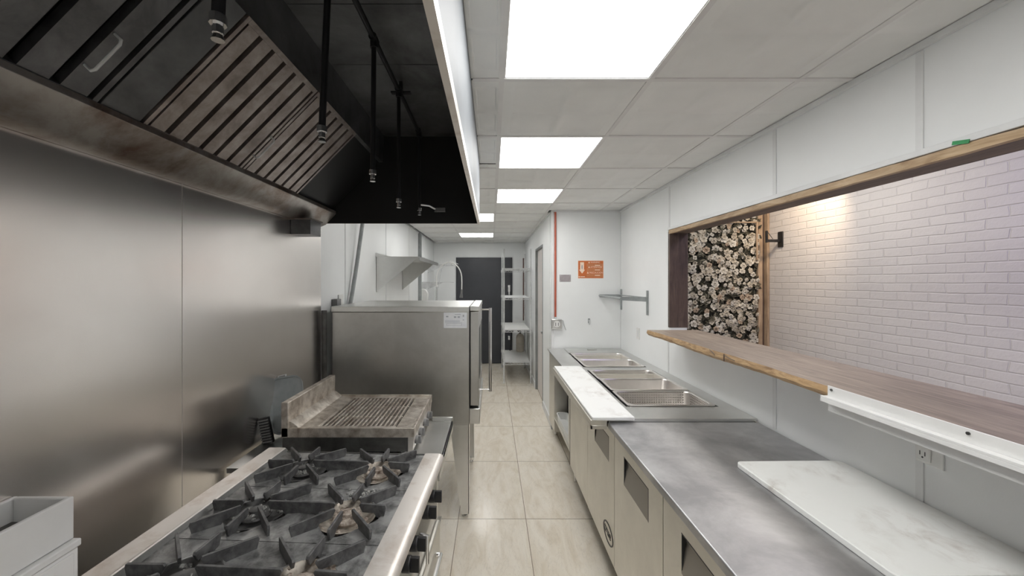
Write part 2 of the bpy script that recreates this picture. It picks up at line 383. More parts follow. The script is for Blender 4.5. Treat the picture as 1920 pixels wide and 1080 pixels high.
# partition + corridor wall
DY0, DY1, DZ = 5.25, 6.12, 2.22
mb = MB()
mb.box(XC, 3.25, YP, YP+.12, 0, 2.9)
mb.box(XC, XC+.12, YP+.12, DY0, 0, 2.9).box(XC, XC+.12, DY1, YF, 0, 2.9).box(XC, XC+.12, DY0, DY1, DZ, 2.9)
struct(mb, 'wall_partition', 'frp', 'white jutting wall with the orange sign and the corridor side', 'wall')
struct(B(XC+.9, XC+1, DY0-.2, DY1+.2, 0, 2.6), 'wall_store', 'frp')
struct(B(3.15, 3.25, YB, YP, 0, 2.95), 'wall_brick', 'brick', 'white painted brick wall across the dining room', 'wall', loc=(0, 0, 0))
struct(B(XO, 3.2, YB, YP, 2.86, 2.95), 'ceiling_dining', 'frp')
# ceiling: tiles each with embossed panels, slightly sagged, plus slab above
gx = [-.57-.61, -.57, .04, .65, 1.26, XR]
gy0 = .945-.61*5
gys = [gy0+.6125*i for i in range(0, 19)]
lights = []
for i, y in enumerate(gys[:-1]):
    pass
def cell(y): return min(range(len(gys)), key=lambda i: abs(gys[i]-y))
LC = {(2, cell(v)) for v in (-1.5, -.28, .945, 2.17, 3.395)} | {(1, cell(v)) for v in (4.62, 6.46)}
def blocked(x0, x1, y0, y1):
    return x0 < -.09 and y0 < 2.69-.05
rs = random.Random(3)
ceil = MB(); vt = []
def tile(x0, x1, y0, y1):
    n = 12; g = .007
    x0 += g; x1 -= g; y0 += g; y1 -= g
    sag = rs.uniform(.0, .010); tx = rs.uniform(-.003, .003); ty = rs.uniform(-.003, .003)
    wx = x1-x0; wy = y1-y0; full = wx > .5
    us = sorted(set([0, 1]+[i/n for i in range(n+1)]+[.09, .105, .455, .47, .53, .545, .895, .91]))
    if not full: us = [0, .12, .15, .5, .85, .88, 1]
    vs_ = sorted(set([0, 1]+[.09, .105, .2, .3, .455, .47, .5, .53, .545, .7, .8, .895, .91]))
    def inpanel(t): return (.1 < t < .46) or (.54 < t < .9)
    vs = []
    for v in vs_:
        for u in us:
            z = H - sag*math.sin(PI*u)*math.sin(PI*v) + tx*(u-.5)+ty*(v-.5)
            iu = inpanel(u) if full else (.13 < u < .87)
            if iu and inpanel(v): z += .005
            vs.append((x0+u*wx, y0+v*wy, z))
    k = len(us)
    fs = [(j*k+i, j*k+i+1, (j+1)*k+i+1, (j+1)*k+i) for j in range(len(vs_)-1) for i in range(k-1)]
    ceil.add(vs, fs)
for ix in range(len(gx)-1):
    for iy in range(len(gys)-1):
        x0, x1, y0, y1 = gx[ix], gx[ix+1], gys[iy], min(gys[iy+1], YF)
        if y0 > YF-.02: continue
        if (ix, iy) in LC: continue
        if x0 < -.08 and y1 < 2.72: continue
        if x0 < -.08 and y0 < 2.70: y0 = 2.70
        if x0 > .6 and y0 > YP: continue
        if x0 > .6 and y1 > YP: y1 = YP
        if ix == 3 and y0 > YP-.1: x1 = XC
        tile(x0, x1, y0, y1)
# narrow strip between hood and first column
y = gys[0]
while y < 2.68:
    tile(-.091, .04, y, min(y+.6125, 2.69)); y += .6125
# corridor sliver X .65-.70
tile(.65, XC, YP+.13, YF)
ceil.box(XL, XR+.1, YB, YF, 2.83, 2.88, 1)
struct(ceil, 'ceiling', ['ceil', 'dark'], 'dropped ceiling of white embossed square tiles', 'ceiling', ang=50)
gm = MB(); e = .011
for x in gx[1:-1]:
    if x < 0: gm.box(x-e, x+e, 2.7, YF, H-.004, H+.006)
    elif x > 1: gm.box(x-e, x+e, YB, YP, H-.004, H+.006)
    else: gm.box(x-e, x+e, YB, YF, H-.004, H+.006)
for y in gys:
    if y > YF: continue
    gm.box(-.078 if y < 2.69 else XL, XR if y < YP else XC, y-e, y+e, H-.005, H+.006)
struct(gm, 'trim_1', 'grid', 'white ceiling grid rails', 'trim')
# perimeter trims
tm = MB()
tm.box(XR-.018, XR, YB, YP, H-.026, H-.004).box(XC, XR, YP-.016, YP, H-.02, H-.002)
tm.box(XC-.014, XC, YP, YF, H-.02, H-.002).box(XL, XC, YF-.014, YF, H-.02, H-.002).box(XL, XL+.014, 2.7, YF, H-.02, H-.002)
struct(tm, 'trim_2', 'trimw', 'white moulding between walls and ceiling', 'trim')
def batten(y, z0, z1, x=XR, s=-1, w=.012, name='trim_3'):
    m = MB(); xa, xb = sorted((x, x+s*.004)); m.box(xa, xb, y-w, y+w, z0, z1)
    return struct(m, name, 'trimw', None, None)
tags = []
for k, (y, z0, z1) in enumerate([(3.22, WZ1+.05, H-.03), (3.24, 0.93, WZ0), (2.02, WZ1+.05, H-.03), (2.02, .93, WZ0), (1.335, WZ1+.05, H-.03), (1.335, .93, WZ0), (YP-.006, .9, H-.03)]):
    o = batten(y, z0, z1, name='trim_%d' % (3+k))
for k, y in enumerate([3.2, 4.43, 5.66, 7.0]):
    batten(y, 0, H-.02, XL, 1, .010, 'trim_%d' % (10+k))
struct(MB().box(XL, XL+.05, 6.36, 6.42, 0, H-.01), 'trim_14', 'bracket', 'grey vertical corner post on the left wall behind the shelf', 'trim')
# partition corner strips
struct(MB().box(XC-.012, XC+.02, YP-.006, YP+.03, 0, H-.02).box(XC-.008, XC, YP+.12, YP+.16, 0, H-.02), 'trim_15', 'trimw', bevel=.003)
struct(MB().box(XC-.012, XC, YP, DY0-.05, 0, .09).box(XC-.012, XC, DY1+.05, YF, 0, .09), 'baseboard_right', 'trimw')
struct(MB().box(XC, XR, YP-.012, YP, 0, .09), 'baseboard_partition', 'trimw')
# wood lined serving opening
win = thing('window_1', 'long serving opening lined in stained wood', 'opening', (XR, 1.2, WZ0)); win['kind'] = 'structure'
MB().box(XR-.012, XO, WY1-.012, WY1+.02, WZ0+.045, WZ1+.02).build('jamb', 'wood_dark', win, bevel=.002)
MB().box(XR+.004, XO, WY0, WY1-.012, WZ1, WZ1+.03).build('header', 'wood_head', win, bevel=.002)
mb = MB(); n = 60
rr = random.Random(5); lp = []
for i in range(n+1):
    y = WY0 + (WY1-WY0)*i/n; zz = WZ1-.002+rr.uniform(-.0012, .0012)
    lp.append([(XR-.014, y, zz), (XR+.006, y, zz-.001), (XR+.006, y, WZ1+.030), (XR-.014, y, WZ1+.027+rr.uniform(-.002, .001))])
mb.loft(lp, 0, True, True); tag(mb.build('edge_strip', 'wood_pale', win), 'pale bare wood edge along the header')
MB().box(XR-.016, XR, WY0, WY1+.03, WZ1+.030, WZ1+.052).box(XR-.012, XR, WY1+.012, WY1+.028, WZ0+.045, WZ1+.03).build('casing', 'trimw', win, bevel=.002)
MB().obox((XR-.0185, 1.205, WZ1+.034), (.0015, .022, .006), Matrix.Rotation(.2, 3, 'X')).build('tape_scrap', 'green', win)

# steel wall cladding sheets
for k, (a, b_, lb) in enumerate([(1.51, 2.735, 'farther stainless steel wall sheet, beside the charbroiler and oven'), (.283, 1.507, 'nearer stainless steel wall sheet beside the range'), (-.94, .28, 'stainless steel wall sheet behind the white cabinet')]):
    p = thing('wall_cladding', lb, 'wall panel', (XL, (a+b_)/2, 0))
    B(XL, XL+.004, a, b_, 0, 2.2).build('sheet', 'steel_clad', p)

# corridor door
d = thing('door_1', 'pinkish white door in the corridor side wall', 'door', (XC, DY0, 0)); d['kind'] = 'structure'
MB().box(XC-.006, XC+.12, DY0, DY0+.03, 0, DZ).box(XC-.006, XC+.12, DY1-.03, DY1, 0, DZ).box(XC-.006, XC+.12, DY0+.03, DY1-.03, DZ-.03, DZ).build('door_frame', 'doorframe', d, bevel=.002)
B(XC+.03, XC+.07, DY0+.03, DY1-.03, .01, DZ-.03).build('door_leaf', 'doorw', d, bevel=.002)
MB().box(XC+.022, XC+.03, DY1-.06, DY1-.035, .35, .45).box(XC+.022, XC+.03, DY1-.06, DY1-.035, 1.85, 1.95).build('hinge', 'chrome', d)
MB().cyl((XC+.03, DY0+.1, 1.0), (XC-.012, DY0+.1, 1.0), .022, 14).build('door_handle', 'chrome', d, bevel=.004)
# charcoal end door
x0, x1, zt = -.745, .43, 2.215
d = thing('door_2', 'wide charcoal grey door closing the end of the corridor', 'door', ((x0+x1)/2, YF, 0)); d['kind'] = 'structure'
B(x0+.03, x1-.03, YF-.05, YF, .01, zt-.02).build('door_leaf', 'doord', d, bevel=.003)
MB().box(x0, x0+.03, YF-.03, YF, 0, zt).box(x1-.03, x1, YF-.03, YF, 0, zt).box(x0+.03, x1-.03, YF-.03, YF, zt-.02, zt).build('door_frame', 'doord', d, bevel=.002)
h = MB(); h.box(.335, .385, YF-.062, YF-.05, 1.50, 1.64).cyl((.36, YF-.062, 1.58), (.36, YF-.10, 1.58), .025, 14).box(.345, .375, YF-.11, YF-.095, 1.42, 1.6)
h.build('door_handle', 'chrome', d, bevel=.004)
MB().box(.34, .38, YF-.062, YF-.05, .50, .58).cyl((.36, YF-.062, .54), (.36, YF-.08, .54), .02, 12).build('floor_bolt', 'chrome', d, bevel=.003)

# ------------------------------------------------------------------ ceiling lights
names = {945: 'large lit ceiling panel nearest the viewer, cut by the top of the photo', 2170: 'lit ceiling panel over the worktop, second from the viewer', 3395: 'third lit ceiling panel, just before the jutting wall',
         4620: 'small lit ceiling panel half hidden by the hood corner', 6460: 'farthest lit ceiling panel, in front of the charcoal door', -280: 'lit ceiling panel directly above the viewer', -1500: 'lit ceiling panel behind the viewer'}
for (ix, iy) in sorted(LC):
    x0, x1, y0, y1 = gx[ix], gx[ix+1], gys[iy], gys[iy+1]
    key = min(names, key=lambda k: abs(k/1000-y0) + (5 if (k > 4000) != (ix == 1) else 0))
    t = thing('ceiling_light', names[key], 'ceiling light', ((x0+x1)/2, (y0+y1)/2, H-.004), 0, 'lit ceiling panels')
    B(x0+.016, x1-.016, y0+.016, y1-.016, H-.001, H+.003).build('diffuser', 'lamp', t)
    f = MB()
    f.box(x0+.0115, x0+.016, y0+.0115, y1-.0115, H-.002, H+.008).box(x1-.016, x1-.0115, y0+.0115, y1-.0115, H-.002, H+.008).box(x0+.016, x1-.016, y0+.0115, y0+.016, H-.002, H+.008).box(x0+.016, x1-.016, y1-.016, y1-.0115, H-.002, H+.008)
    f.box(x0+.012, x1-.012, y0+.012, y1-.012, H+.008, H+.014)
    f.build('frame', 'grid', t)

# ------------------------------------------------------------------ exhaust hood
HY0, HY1, HF = -1.2, 2.69, -.085
LZ, TZ = 2.11, 2.72
hd = thing('exhaust_hood', 'big stainless exhaust hood with soot black inside over the cooking line', 'hood', (-.65, .7, LZ))
B(HF-.012, HF, HY0, HY1, LZ, TZ).build('front_panel', 'hood_face', hd, bevel=.003)
MB().box(HF-.014, HF+.002, HY0+.01, HY1-.001, LZ-.008, LZ).box(HF, HF+.002, HY0+.01, HY1-.001, LZ, LZ+.022).build('front_lip', 'steel_rim', hd)
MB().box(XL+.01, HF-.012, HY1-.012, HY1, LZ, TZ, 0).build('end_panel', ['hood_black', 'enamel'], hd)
MB().box(XL+.01, HF-.014, HY1+.0005, HY1+.002, LZ, TZ).build('outer_end_skin', 'steel', hd)
t_ = MB(); ys_ = [HY0, .45, 1.40, 1.79, HY1-.013]
for a, b_ in zip(ys_[:-1], ys_[1:]): t_.box(-.80, HF-.013, a+.002, b_-.002, TZ-.006, TZ)
t_.box(-.80, HF-.013, HY0, HY1-.013, TZ, TZ+.01)
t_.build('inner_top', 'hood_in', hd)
FB, FT = (-1.10, 2.19), (-.76, 2.535)
MB().prism([(FT[0]-.05, FT[1]), (FT[0], FT[1]), (FT[0]+.012, TZ), (FT[0]-.05, TZ)], 1, HY0, HY1-.013).build('filter_header', 'hood_in', hd)
# trough and back rail
MB().prism([(XL+.006, 2.085), (XL+.03, 2.085), (XL+.065, 2.10), (-1.085, 2.175), (-1.085, 2.195), (-1.10, 2.195), (XL+.006, 2.14)], 1, HY0, HY1-.013).build('grease_trough', 'hood_rail', hd, bevel=.002)
# blank sloped panels either side of filters
sl = Vector((FT[0]-FB[0], 0, FT[1]-FB[1])); L = sl.length; su = sl.normalized(); nrm = Vector((su.z, 0, -su.x))
def slope_box(m, y0, y1, u0, u1, n0, n1, mi=0):
    vs = []
    for nn_ in (n0, n1):
        for yy in (y0, y1):
            for uu in (u0, u1):
                vs.append(Vector((FB[0], yy, FB[1])) + su*uu + nrm*nn_)
    m.add(vs, [(0, 1, 3, 2), (4, 6, 7, 5), (0, 4, 5, 1), (2, 3, 7, 6), (0, 2, 6, 4), (1, 5, 7, 3)], mi)
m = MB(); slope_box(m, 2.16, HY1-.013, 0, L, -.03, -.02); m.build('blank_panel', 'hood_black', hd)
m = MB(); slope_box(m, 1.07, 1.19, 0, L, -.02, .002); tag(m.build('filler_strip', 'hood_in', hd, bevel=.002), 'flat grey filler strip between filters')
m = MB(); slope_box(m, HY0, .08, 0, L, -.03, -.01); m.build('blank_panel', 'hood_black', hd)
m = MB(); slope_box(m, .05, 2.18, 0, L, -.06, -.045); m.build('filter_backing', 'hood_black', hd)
# filters
def filt(y0, y1, lb, mat, nb):
    t = thing('baffle_filter', lb, 'grease filter', (FB[0], (y0+y1)/2, FB[1]), 0, 'baffle filters in the hood')
    f = MB(); e = .014
    slope_box(f, y0, y0+e, 0, L, -.03, .004); slope_box(f, y1-e, y1, 0, L, -.03, .004)
    slope_box(f, y0+e, y1-e, 0, .014, -.03, .004); slope_box(f, y0+e, y1-e, L-.02, L, -.03, .004)
    f.build('frame', mat, t, bevel=.001)
    b = MB(); p = (y1-y0-2*e)/nb
    for i in range(nb):
        c = y0+e+p*(i+.5); hw = p*.36
        slope_box(b, c-hw, c+hw, .014, L-.02, -.006, .001)
        slope_box(b, c-hw, c-hw+.002, .014, L-.02, -.025, -.006); slope_box(b, c+hw-.002, c+hw, .014, L-.02, -.025, -.006)
    b.build('baffles', mat, t)
    for hy in ((y1-.008,) if y0 > 1.1 else (y1-.082,)) if y0 < 1.6 else ():
        P = lambda u, n_: Vector((FB[0], hy, FB[1])) + su*u + nrm*n_
        MB().tube([P(.09, 0), P(.09, .022), P(.10, .028), P(.19, .028), P(.20, .022), P(.20, 0)], .004, 8).build('handle', 'wire', t)
filt(1.68, 2.155, 'farthest sooty baffle filter in the hood, above the charbroiler', 'baffle', 6)
filt(1.20, 1.672, 'brown sooty baffle filter between the grey strip and the farthest filter', 'baffle', 6)
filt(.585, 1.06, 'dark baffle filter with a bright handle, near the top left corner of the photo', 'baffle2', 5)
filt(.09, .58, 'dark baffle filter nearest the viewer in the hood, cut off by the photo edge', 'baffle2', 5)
# grease cup
g = thing('grease_cup', 'small black grease box hanging under the far end of the hood trough', 'grease cup', (-1.155, 2.39, 1.99))
MB().box(XL+.006, -1.095, 2.32, 2.325, 1.995, 2.085).box(XL+.006, -1.095, 2.455, 2.46, 1.995, 2.085).box(XL+.006, -1.20, 2.325, 2.455, 1.995, 2.085).box(-1.10, -1.095, 2.325, 2.455, 1.995, 2.085).box(XL+.006, -1.095, 2.32, 2.46, 1.99, 1.996).build('cup', 'hood_in', g)
MB().box(XL+.004, -1.085, 2.312, 2.468, 2.078, 2.0865).build('rim', 'hood_rail', g)
# fire suppression pipework
fs = thing('suppression_pipe', 'black fire suppression pipe with drop nozzles inside the hood', 'pipe', (-.47, 1.4, 2.6))
PX, PZ = -.46, 2.65
MB().tube([(PX, HY0+.05, PZ), (PX, 2.50, PZ)], .0105, 10).build('main_pipe', 'black', fs)
for y in (.0, 1.95):
    c = MB(); c.box(PX-.05, PX+.05, y-.012, y+.012, PZ+.008, PZ+.014).box(PX-.008, PX+.008, y-.012, y+.012, PZ+.012, TZ-.006)
    c.build('bracket', 'black', fs)
for (y, bx, zb, r) in [(.68, -.485, 2.16, .011), (1.09, -.482, 2.13, .0095), (1.50, -.465, 2.125, .0095), (1.90, -.46, 2.10, .009), (2.42, -.455, 2.155, .009)]:
    dr = MB(); dr.tube([(PX, y, PZ), (bx, y, zb)], r, 10); dr.cyl((PX, y-.02, PZ), (PX, y+.02, PZ), .016, 10).cyl((PX, y, PZ-.035), (PX, y, PZ), .015, 10)
    dp = dr.build('drop_pipe', 'black', fs)
    nz = MB(); nz.cyl((bx, y, zb-.004), (bx, y, zb+.012), .014, 10).cyl((bx, y, zb-.02), (bx, y, zb-.004), .009, 10).cyl((bx, y, zb-.032), (bx, y, zb-.02), .011, 10, .007)
    nz.build('nozzle', 'chrome', dp)
el = MB(); el.tube([(-.455, 2.42, 2.19), (-.40, 2.46, 2.19), (-.36, 2.49, 2.17)], .007, 8).box(-.37, -.30, 2.48, 2.5, 2.155, 2.18); el.build('side_arm', 'chrome', fs)

# ------------------------------------------------------------------ range
RZ = .95
rg = thing('gas_range', 'grimy six burner gas range with black cast iron grates', 'range', (-.60, 1.70, 0), math.radians(-3.0))
# local frame: origin at middle of far end, x across (-back .. +front), y toward far, extends to y=-.90
W0, W1, D0 = -.397, .392, -.885
MB().box(W0+.005, W1-.03, D0+.01, -.005, .16, .91).build('body', 'steel_v', rg, local=True, bevel=.004)
MB().box(W0, W0+.078, D0, 0, .80, RZ+.012).build('back_ledge', 'steel_rim', rg, local=True, bevel=.005)
MB().prism([(W0+.078, .80), (W0+.078, RZ+.008), (W0+.088, RZ-.006), (W0+.088, .80)], 1, D0, 0).build('ledge_step', 'steel_dark', rg, local=True)
pr = [(W1-.083, .86), (W1-.083, RZ)]
for i in range(9):
    a = PI/2 - PI*i/8*.95; pr.append((W1-.024+.024*math.cos(a), RZ-.022+.022*math.sin(a)))
pr += [(W1-.06, RZ-.06), (W1-.06, .86)]
MB().prism(pr, 1, D0, 0).build('front_rail', 'steel_rim', rg, local=True, ang=50)
MB().box(W1-.06, W1-.03, D0, 0, .74, RZ-.04).build('control_panel', 'steel', rg, local=True, bevel=.003)
GX0, GX1 = W0+.088, W1-.084
mt = MB(); mt.box(GX0, GX1, D0+.005, -.002, .895, .905); mt.build('drip_tray', 'hood_black', rg, local=True)
for ya in (-.012, D0+.002): MB().box(GX0, GX1, ya, ya+.010, .90, RZ-.002).build('tray_wall', 'steel_dark', rg, local=True)
pitch = .289; wg = (GX1-GX0)/2
def plate(m, cx, cy, hx, hy):
    R = .100; nseg = 48; zt = RZ-.004; zb = RZ-.014
    outer = []; inner = []
    for i in range(nseg):
        a = 2*PI*i/nseg; c, s = math.cos(a), math.sin(a)
        k = min(hx/abs(c) if abs(c) > 1e-6 else 9, hy/abs(s) if abs(s) > 1e-6 else 9)
        wob = 1+.10*math.cos(4*a)
        outer.append((cx+c*k, cy+s*k)); inner.append((cx+c*R*wob, cy+s*R*wob))
    def snap(p):
        for qx in (-1, 1):
            for qy in (-1, 1):
                if abs(p[0]-(cx+qx*hx)) < .012 and abs(p[1]-(cy+qy*hy)) < .012: return (cx+qx*hx, cy+qy*hy)
        return p
    outer = [snap(p) for p in outer]
    lo = [(x, y, zb) for x, y in outer]; to = [(x, y, zt) for x, y in outer]; ti = [(x, y, zt-.004) for x, y in inner]
    dish = [((x-cx)*.90+cx, (y-cy)*.90+cy, zt-.020) for x, y in inner]; bi = [(x, y, zb-.010) for x, y in inner]
    m.loft([lo, to, ti, dish, bi, lo])
def fin(m, cx, cy, deg, ri, ro, hook=True):
    a = math.radians(deg); c, s = math.cos(a), math.sin(a); top = RZ+.031; th = .0040; px, py = -s*th, c*th
    prof = [(ri, top-.006), (ri+.004, top), (ro, top-.003), (ro+.003, top-.012), (ro-.004, RZ-.008)] if hook else [(ri, top-.006), (ri+.004, top), (ro-.004, top), (ro, top-.006)]
    prof += [(.098, RZ-.012), (.088, RZ+.002), (ri+.010, RZ+.004)] if hook else [(ro-.010, RZ+.004), (ro-.052, RZ+.002), (ro-.060, RZ-.012), (ri+.060, RZ-.012), (ri+.052, RZ+.002), (ri+.010, RZ+.004)]
    vs = [(cx+c*r+px, cy+s*r+py, z) for r, z in prof] + [(cx+c*r-px, cy+s*r-py, z) for r, z in prof]
    n = len(prof); m.add(vs, [(i, (i+1) % n, n+(i+1) % n, n+i) for i in range(n)]+[tuple(range(n-1, -1, -1)), tuple(range(n, 2*n))], 0)
rk = random.Random(40)
for row in range(3):
    cy = -.008 - pitch*(row+.5); m = MB()
    for col in range(2): plate(m, GX0+wg*(col+.5), cy, wg/2 - (.0 if col == 0 else .0), pitch/2-.0015)
    gp = m.build('grate', 'iron', rg, local=True, ang=25)
    for col in range(2):
        cx = GX0+wg*(col+.5)
        for dg in (45, 90, 135, 225, 270, 315) + ((180,) if col == 0 else (0,)):
            m = MB(); ro = {90: .130, 270: .130, 180: .145, 0: .125}.get(dg, .172)
            fin(m, cx, cy, dg, .040, ro); m.build('fin', 'iron_fin', gp, local=True, ang=25, bevel=.0008)
        if col == 0:
            m = MB(); fin(m, cx, cy, 0, .040, wg-.040, False); m.build('fin', 'iron_fin', gp, local=True, ang=25, bevel=.0008)
        bb = MB(); bb.lathe([(.030, 0), (.042, .012), (.046, .02), (.043, .026), (.030, .029), (.012, .026)], (cx, cy, .914), 20)
        bb.lathe([(.02, 0), (.02, .012), (.012, .015)], (cx, cy, .940), 14)
        bb.build('burner_head', ('rust' if (col == 1) else 'iron_tray'), rg, local=True)
        bw = MB(); bw.lathe([(.052, .921), (.086, .933), (.093, .940), (.088, .940), (.078, .932), (.050, .924)], (cx, cy, 0), 28)
        bw.build('burner_bowl', ('foil' if col == 1 else 'iron_tray'), rg, local=True)
        cr = MB()
        for q in range(34):
            a = rk.uniform(0, 2*PI); rad = rk.uniform(.012, .092); z = .922 + (.017 if rad < .045 else (rad-.045)*.28); s_ = rk.uniform(.004, .013)
            cr.lathe([(s_, 0), (s_*.9, s_*.4), (s_*.4, s_*.7)], (cx+rad*math.cos(a), cy+rad*math.sin(a), z), 6)
        tag(cr.build('burnt_crust', 'rust' if col else 'crust', rg, local=True), kind='stuff')
        if (row, col) == (1, 1):
            cr = MB()
            for q in range(120):
                a = rk.gauss(0, .022); b_ = rk.gauss(0, .022); s_ = rk.uniform(.003, .006)
                cr.lathe([(s_, 0), (s_*.9, s_*.5), (s_*.4, s_*.9)], (cx+.005+a, min(cy+.118+b_, cy+pitch/2-.006), RZ-.004), 6)
            tag(cr.build('food_crumbs', 'crust', rg, local=True), kind='stuff')
def knob(parent, x, y, z, r=.024, dep=.035, matn='black', ringm='steel', local=True, name='knob'):
    a = MB(); a.lathe([(r*.62, -.012), (r*.62, 0), (r, .0), (r, dep*.45), (r*.9, dep*.5)], (x, y, z), 20, axis='X')
    a.box(x+dep*.45, x+dep, y-r*.28, y+r*.28, z-r*.95, z+r*.95)
    kb = a.build(name, matn, parent, local=local, bevel=.0015)
    b = MB(); b.lathe([(r*1.25, -.006), (r*1.2, .0), (r*.8, .001)], (x-.002, y, z), 20, axis='X'); b.build('bezel', ringm, kb, local=local)
    return kb
for y in (-.165, -.27, -.44, -.53, -.70, -.79):
    knob(rg, W1-.030, y, .855, .023, .05)
MB().box(W1-.03, W1-.012, -.87, -.03, .22, .68).build('oven_door', 'steel_front', rg, local=True, bevel=.006)
MB().tube([(W1-.014, -.80, .58), (W1+.004, -.80, .58), (W1+.004, -.10, .58), (W1-.014, -.10, .58)], .009, 10).build('oven_handle', 'chrome', rg, local=True)
MB().tube([(W1-.03, -.31, .80), (W1-.004, -.31, .795), (W1-.004, -.315, .70)], .006, 8).build('gas_lever', 'chrome', rg, local=True)
for x in (W0+.06, W1-.09):
    for y in (D0+.08, -.08): MB().lathe([(.022, 0), (.022, .02), (.015, .03), (.02, .16)], (x, y, 0), 14).build('leg', 'chrome', rg, local=True)

# ------------------------------------------------------------------ white narrow cabinet, bottom left
X0, X1 = XL+.006, -1.061
cb = thing('narrow_cabinet', 'narrow white enamel cabinet with open tray top against the steel wall', 'cabinet', ((X0+X1)/2, .70, 0))
m = MB(); t = .012
m.box(X0, X0+t, .42, .976, 1.05, 1.157).box(X1-t, X1, .42, .976, 1.05, 1.157).box(X0+t, X1-t, .976-t, .976, 1.05, 1.157).box(X0+t, X1-t, .42, .42+t, 1.05, 1.157).box(X0+t, X1-t, .42+t, .976-t, 1.05, 1.065)
m.build('tray_top', 'enamel', cb, bevel=.003)
MB().box(X0, X1+.014, .415, .981, 1.030, 1.048).build('shelf_lip', 'enamel', cb, bevel=.003)
MB().box(X0, X1+.009, .42, .978, .02, 1.030).build('body', 'enamel', cb, bevel=.004)
MB().box(X1+.009, X1+.012, .44, .965, .96, 1.02).build('drawer', 'enamel', cb, bevel=.003)
MB().lathe([(.005, 0), (.005, .008), (.011, .012), (.011, .018), (.006, .021)], (X1+.012, .905, .995), 16, axis='X').build('knob', 'enamel', cb)
ins = thing('tray_insert', 'dark metal insert lying in the white cabinet tray', 'insert', ((X0+X1)/2, .7, 1.066))
MB().box(X0+.02, X1-.02, .45, .60, 1.066, 1.115).box(X0+.02, X1-.02, .65, .955, 1.066, 1.105).build('block', 'steel_dark', ins, bevel=.003)
MB().box(X0+.03, X1-.03, .61, .645, 1.066, 1.12).build('divider', 'hood_black', ins, bevel=.002)

# ------------------------------------------------------------------ equipment stand + charbroiler
st = thing('equipment_stand', 'low steel stand carrying the charbroiler', 'stand', (-.7, 2.03, 0))
MB().box(-1.20, -.235, 1.735, 2.33, .835, .86).box(-.245, -.235, 1.735, 2.33, .80, .86).box(-.36, -.235, 2.315, 2.33, .86, .885).build('top', 'steel', st, bevel=.002)
MB().box(-1.17, -.30, 1.78, 2.30, .28, .30).build('under_shelf', 'steel', st, bevel=.002)
for x in (-1.16, -.34):
    for y in (1.80, 2.28):
        MB().cyl((x, y, .02), (x, y, .835), .02, 14).build('leg', 'steel', st)
cz = 1.0
cbk = thing('charbroiler', 'small greasy steel countertop charbroiler with backsplash', 'charbroiler', (-.69, 2.1, .86))
x0, x1, y0, y1 = -1.01, -.372, 1.84, 2.395
bz = .90
MB().box(x0+.004, x1-.03, y0+.004, 2.305, .885, cz-.045).box(x0+.004, x1-.03, 2.305, y1-.004, .885, cz-.045).build('body', 'steel_dark', cbk, bevel=.002)
f = MB()
f.box(x0, x1, y0, y0+.012, cz-.045, cz).box(x0, x1, y1-.012, y1, cz-.045, cz).box(x1-.012, x1, y0+.012, y1-.012, cz-.045, cz)
f.box(x1-.095, x1-.012, y0+.012, y1-.012, cz-.022, cz-.010)
f.box(x0+.012, x1-.012, y0+.012, y0+.03, cz-.022, cz-.004).box(x0+.012, x1-.012, y1-.045, y1-.012, cz-.022, cz-.008)
f.prism([(x0+.03, cz-.03), (x0+.155, cz-.03), (x0+.155, cz-.012), (x0+.08, cz-.004), (x0+.05, cz+.022), (x0+.03, cz+.03)], 1, y0+.012, y1-.012)
f.build('top_frame', 'steel_grimy', cbk, bevel=.0015)
MB().box(x0, x0+.034, y0, y1, cz-.045, cz+.122).build('backsplash', 'steel_grimy', cbk, bevel=.003)
MB().box(x0+.15, x1-.09, y0+.03, y1-.045, cz-.044, cz-.040).build('grease_tray', 'hood_black', cbk)
gr = MB(); gx0, gx1, gy0_, gy1_ = x0+.158, x1-.098, y0+.032, y1-.048
nb = 17; pp = (gx1-gx0)/nb
for i in range(nb): gr.box(gx0+pp*i+pp*.22, gx0+pp*i+pp*.64, gy0_, gy1_, cz-.024, cz-.006)
gr.box(gx0, gx1, gy0_, gy0_+.010, cz-.03, cz-.005).box(gx0, gx1, gy1_-.010, gy1_, cz-.03, cz-.005)
for yy in (.33, .66): gr.box(gx0, gx1, gy0_+(gy1_-gy0_)*yy, gy0_+(gy1_-gy0_)*yy+.006, cz-.03, cz-.009)
gr.build('cooking_grate', 'steel_grimy', cbk, bevel=.001)
MB().prism([(x1-.03, .885), (x1-.008, .885), (x1-.002, cz-.046), (x1-.03, cz-.046)], 1, y0+.006, y1-.006).build('control_panel', 'steel_rim', cbk)
for y in (1.90, 2.00, 2.13, 2.25): knob(cbk, x1-.003, y, .922, .020, .026, 'rubber', 'chrome', local=False)
for x in (x0+.05, x1-.07):
    for y in (y0+.05, y1-.10): MB().lathe([(.02, 0), (.02, .008), (.012, .01), (.012, .026)], (x, y, .86), 12).build('foot', 'chrome', cbk)

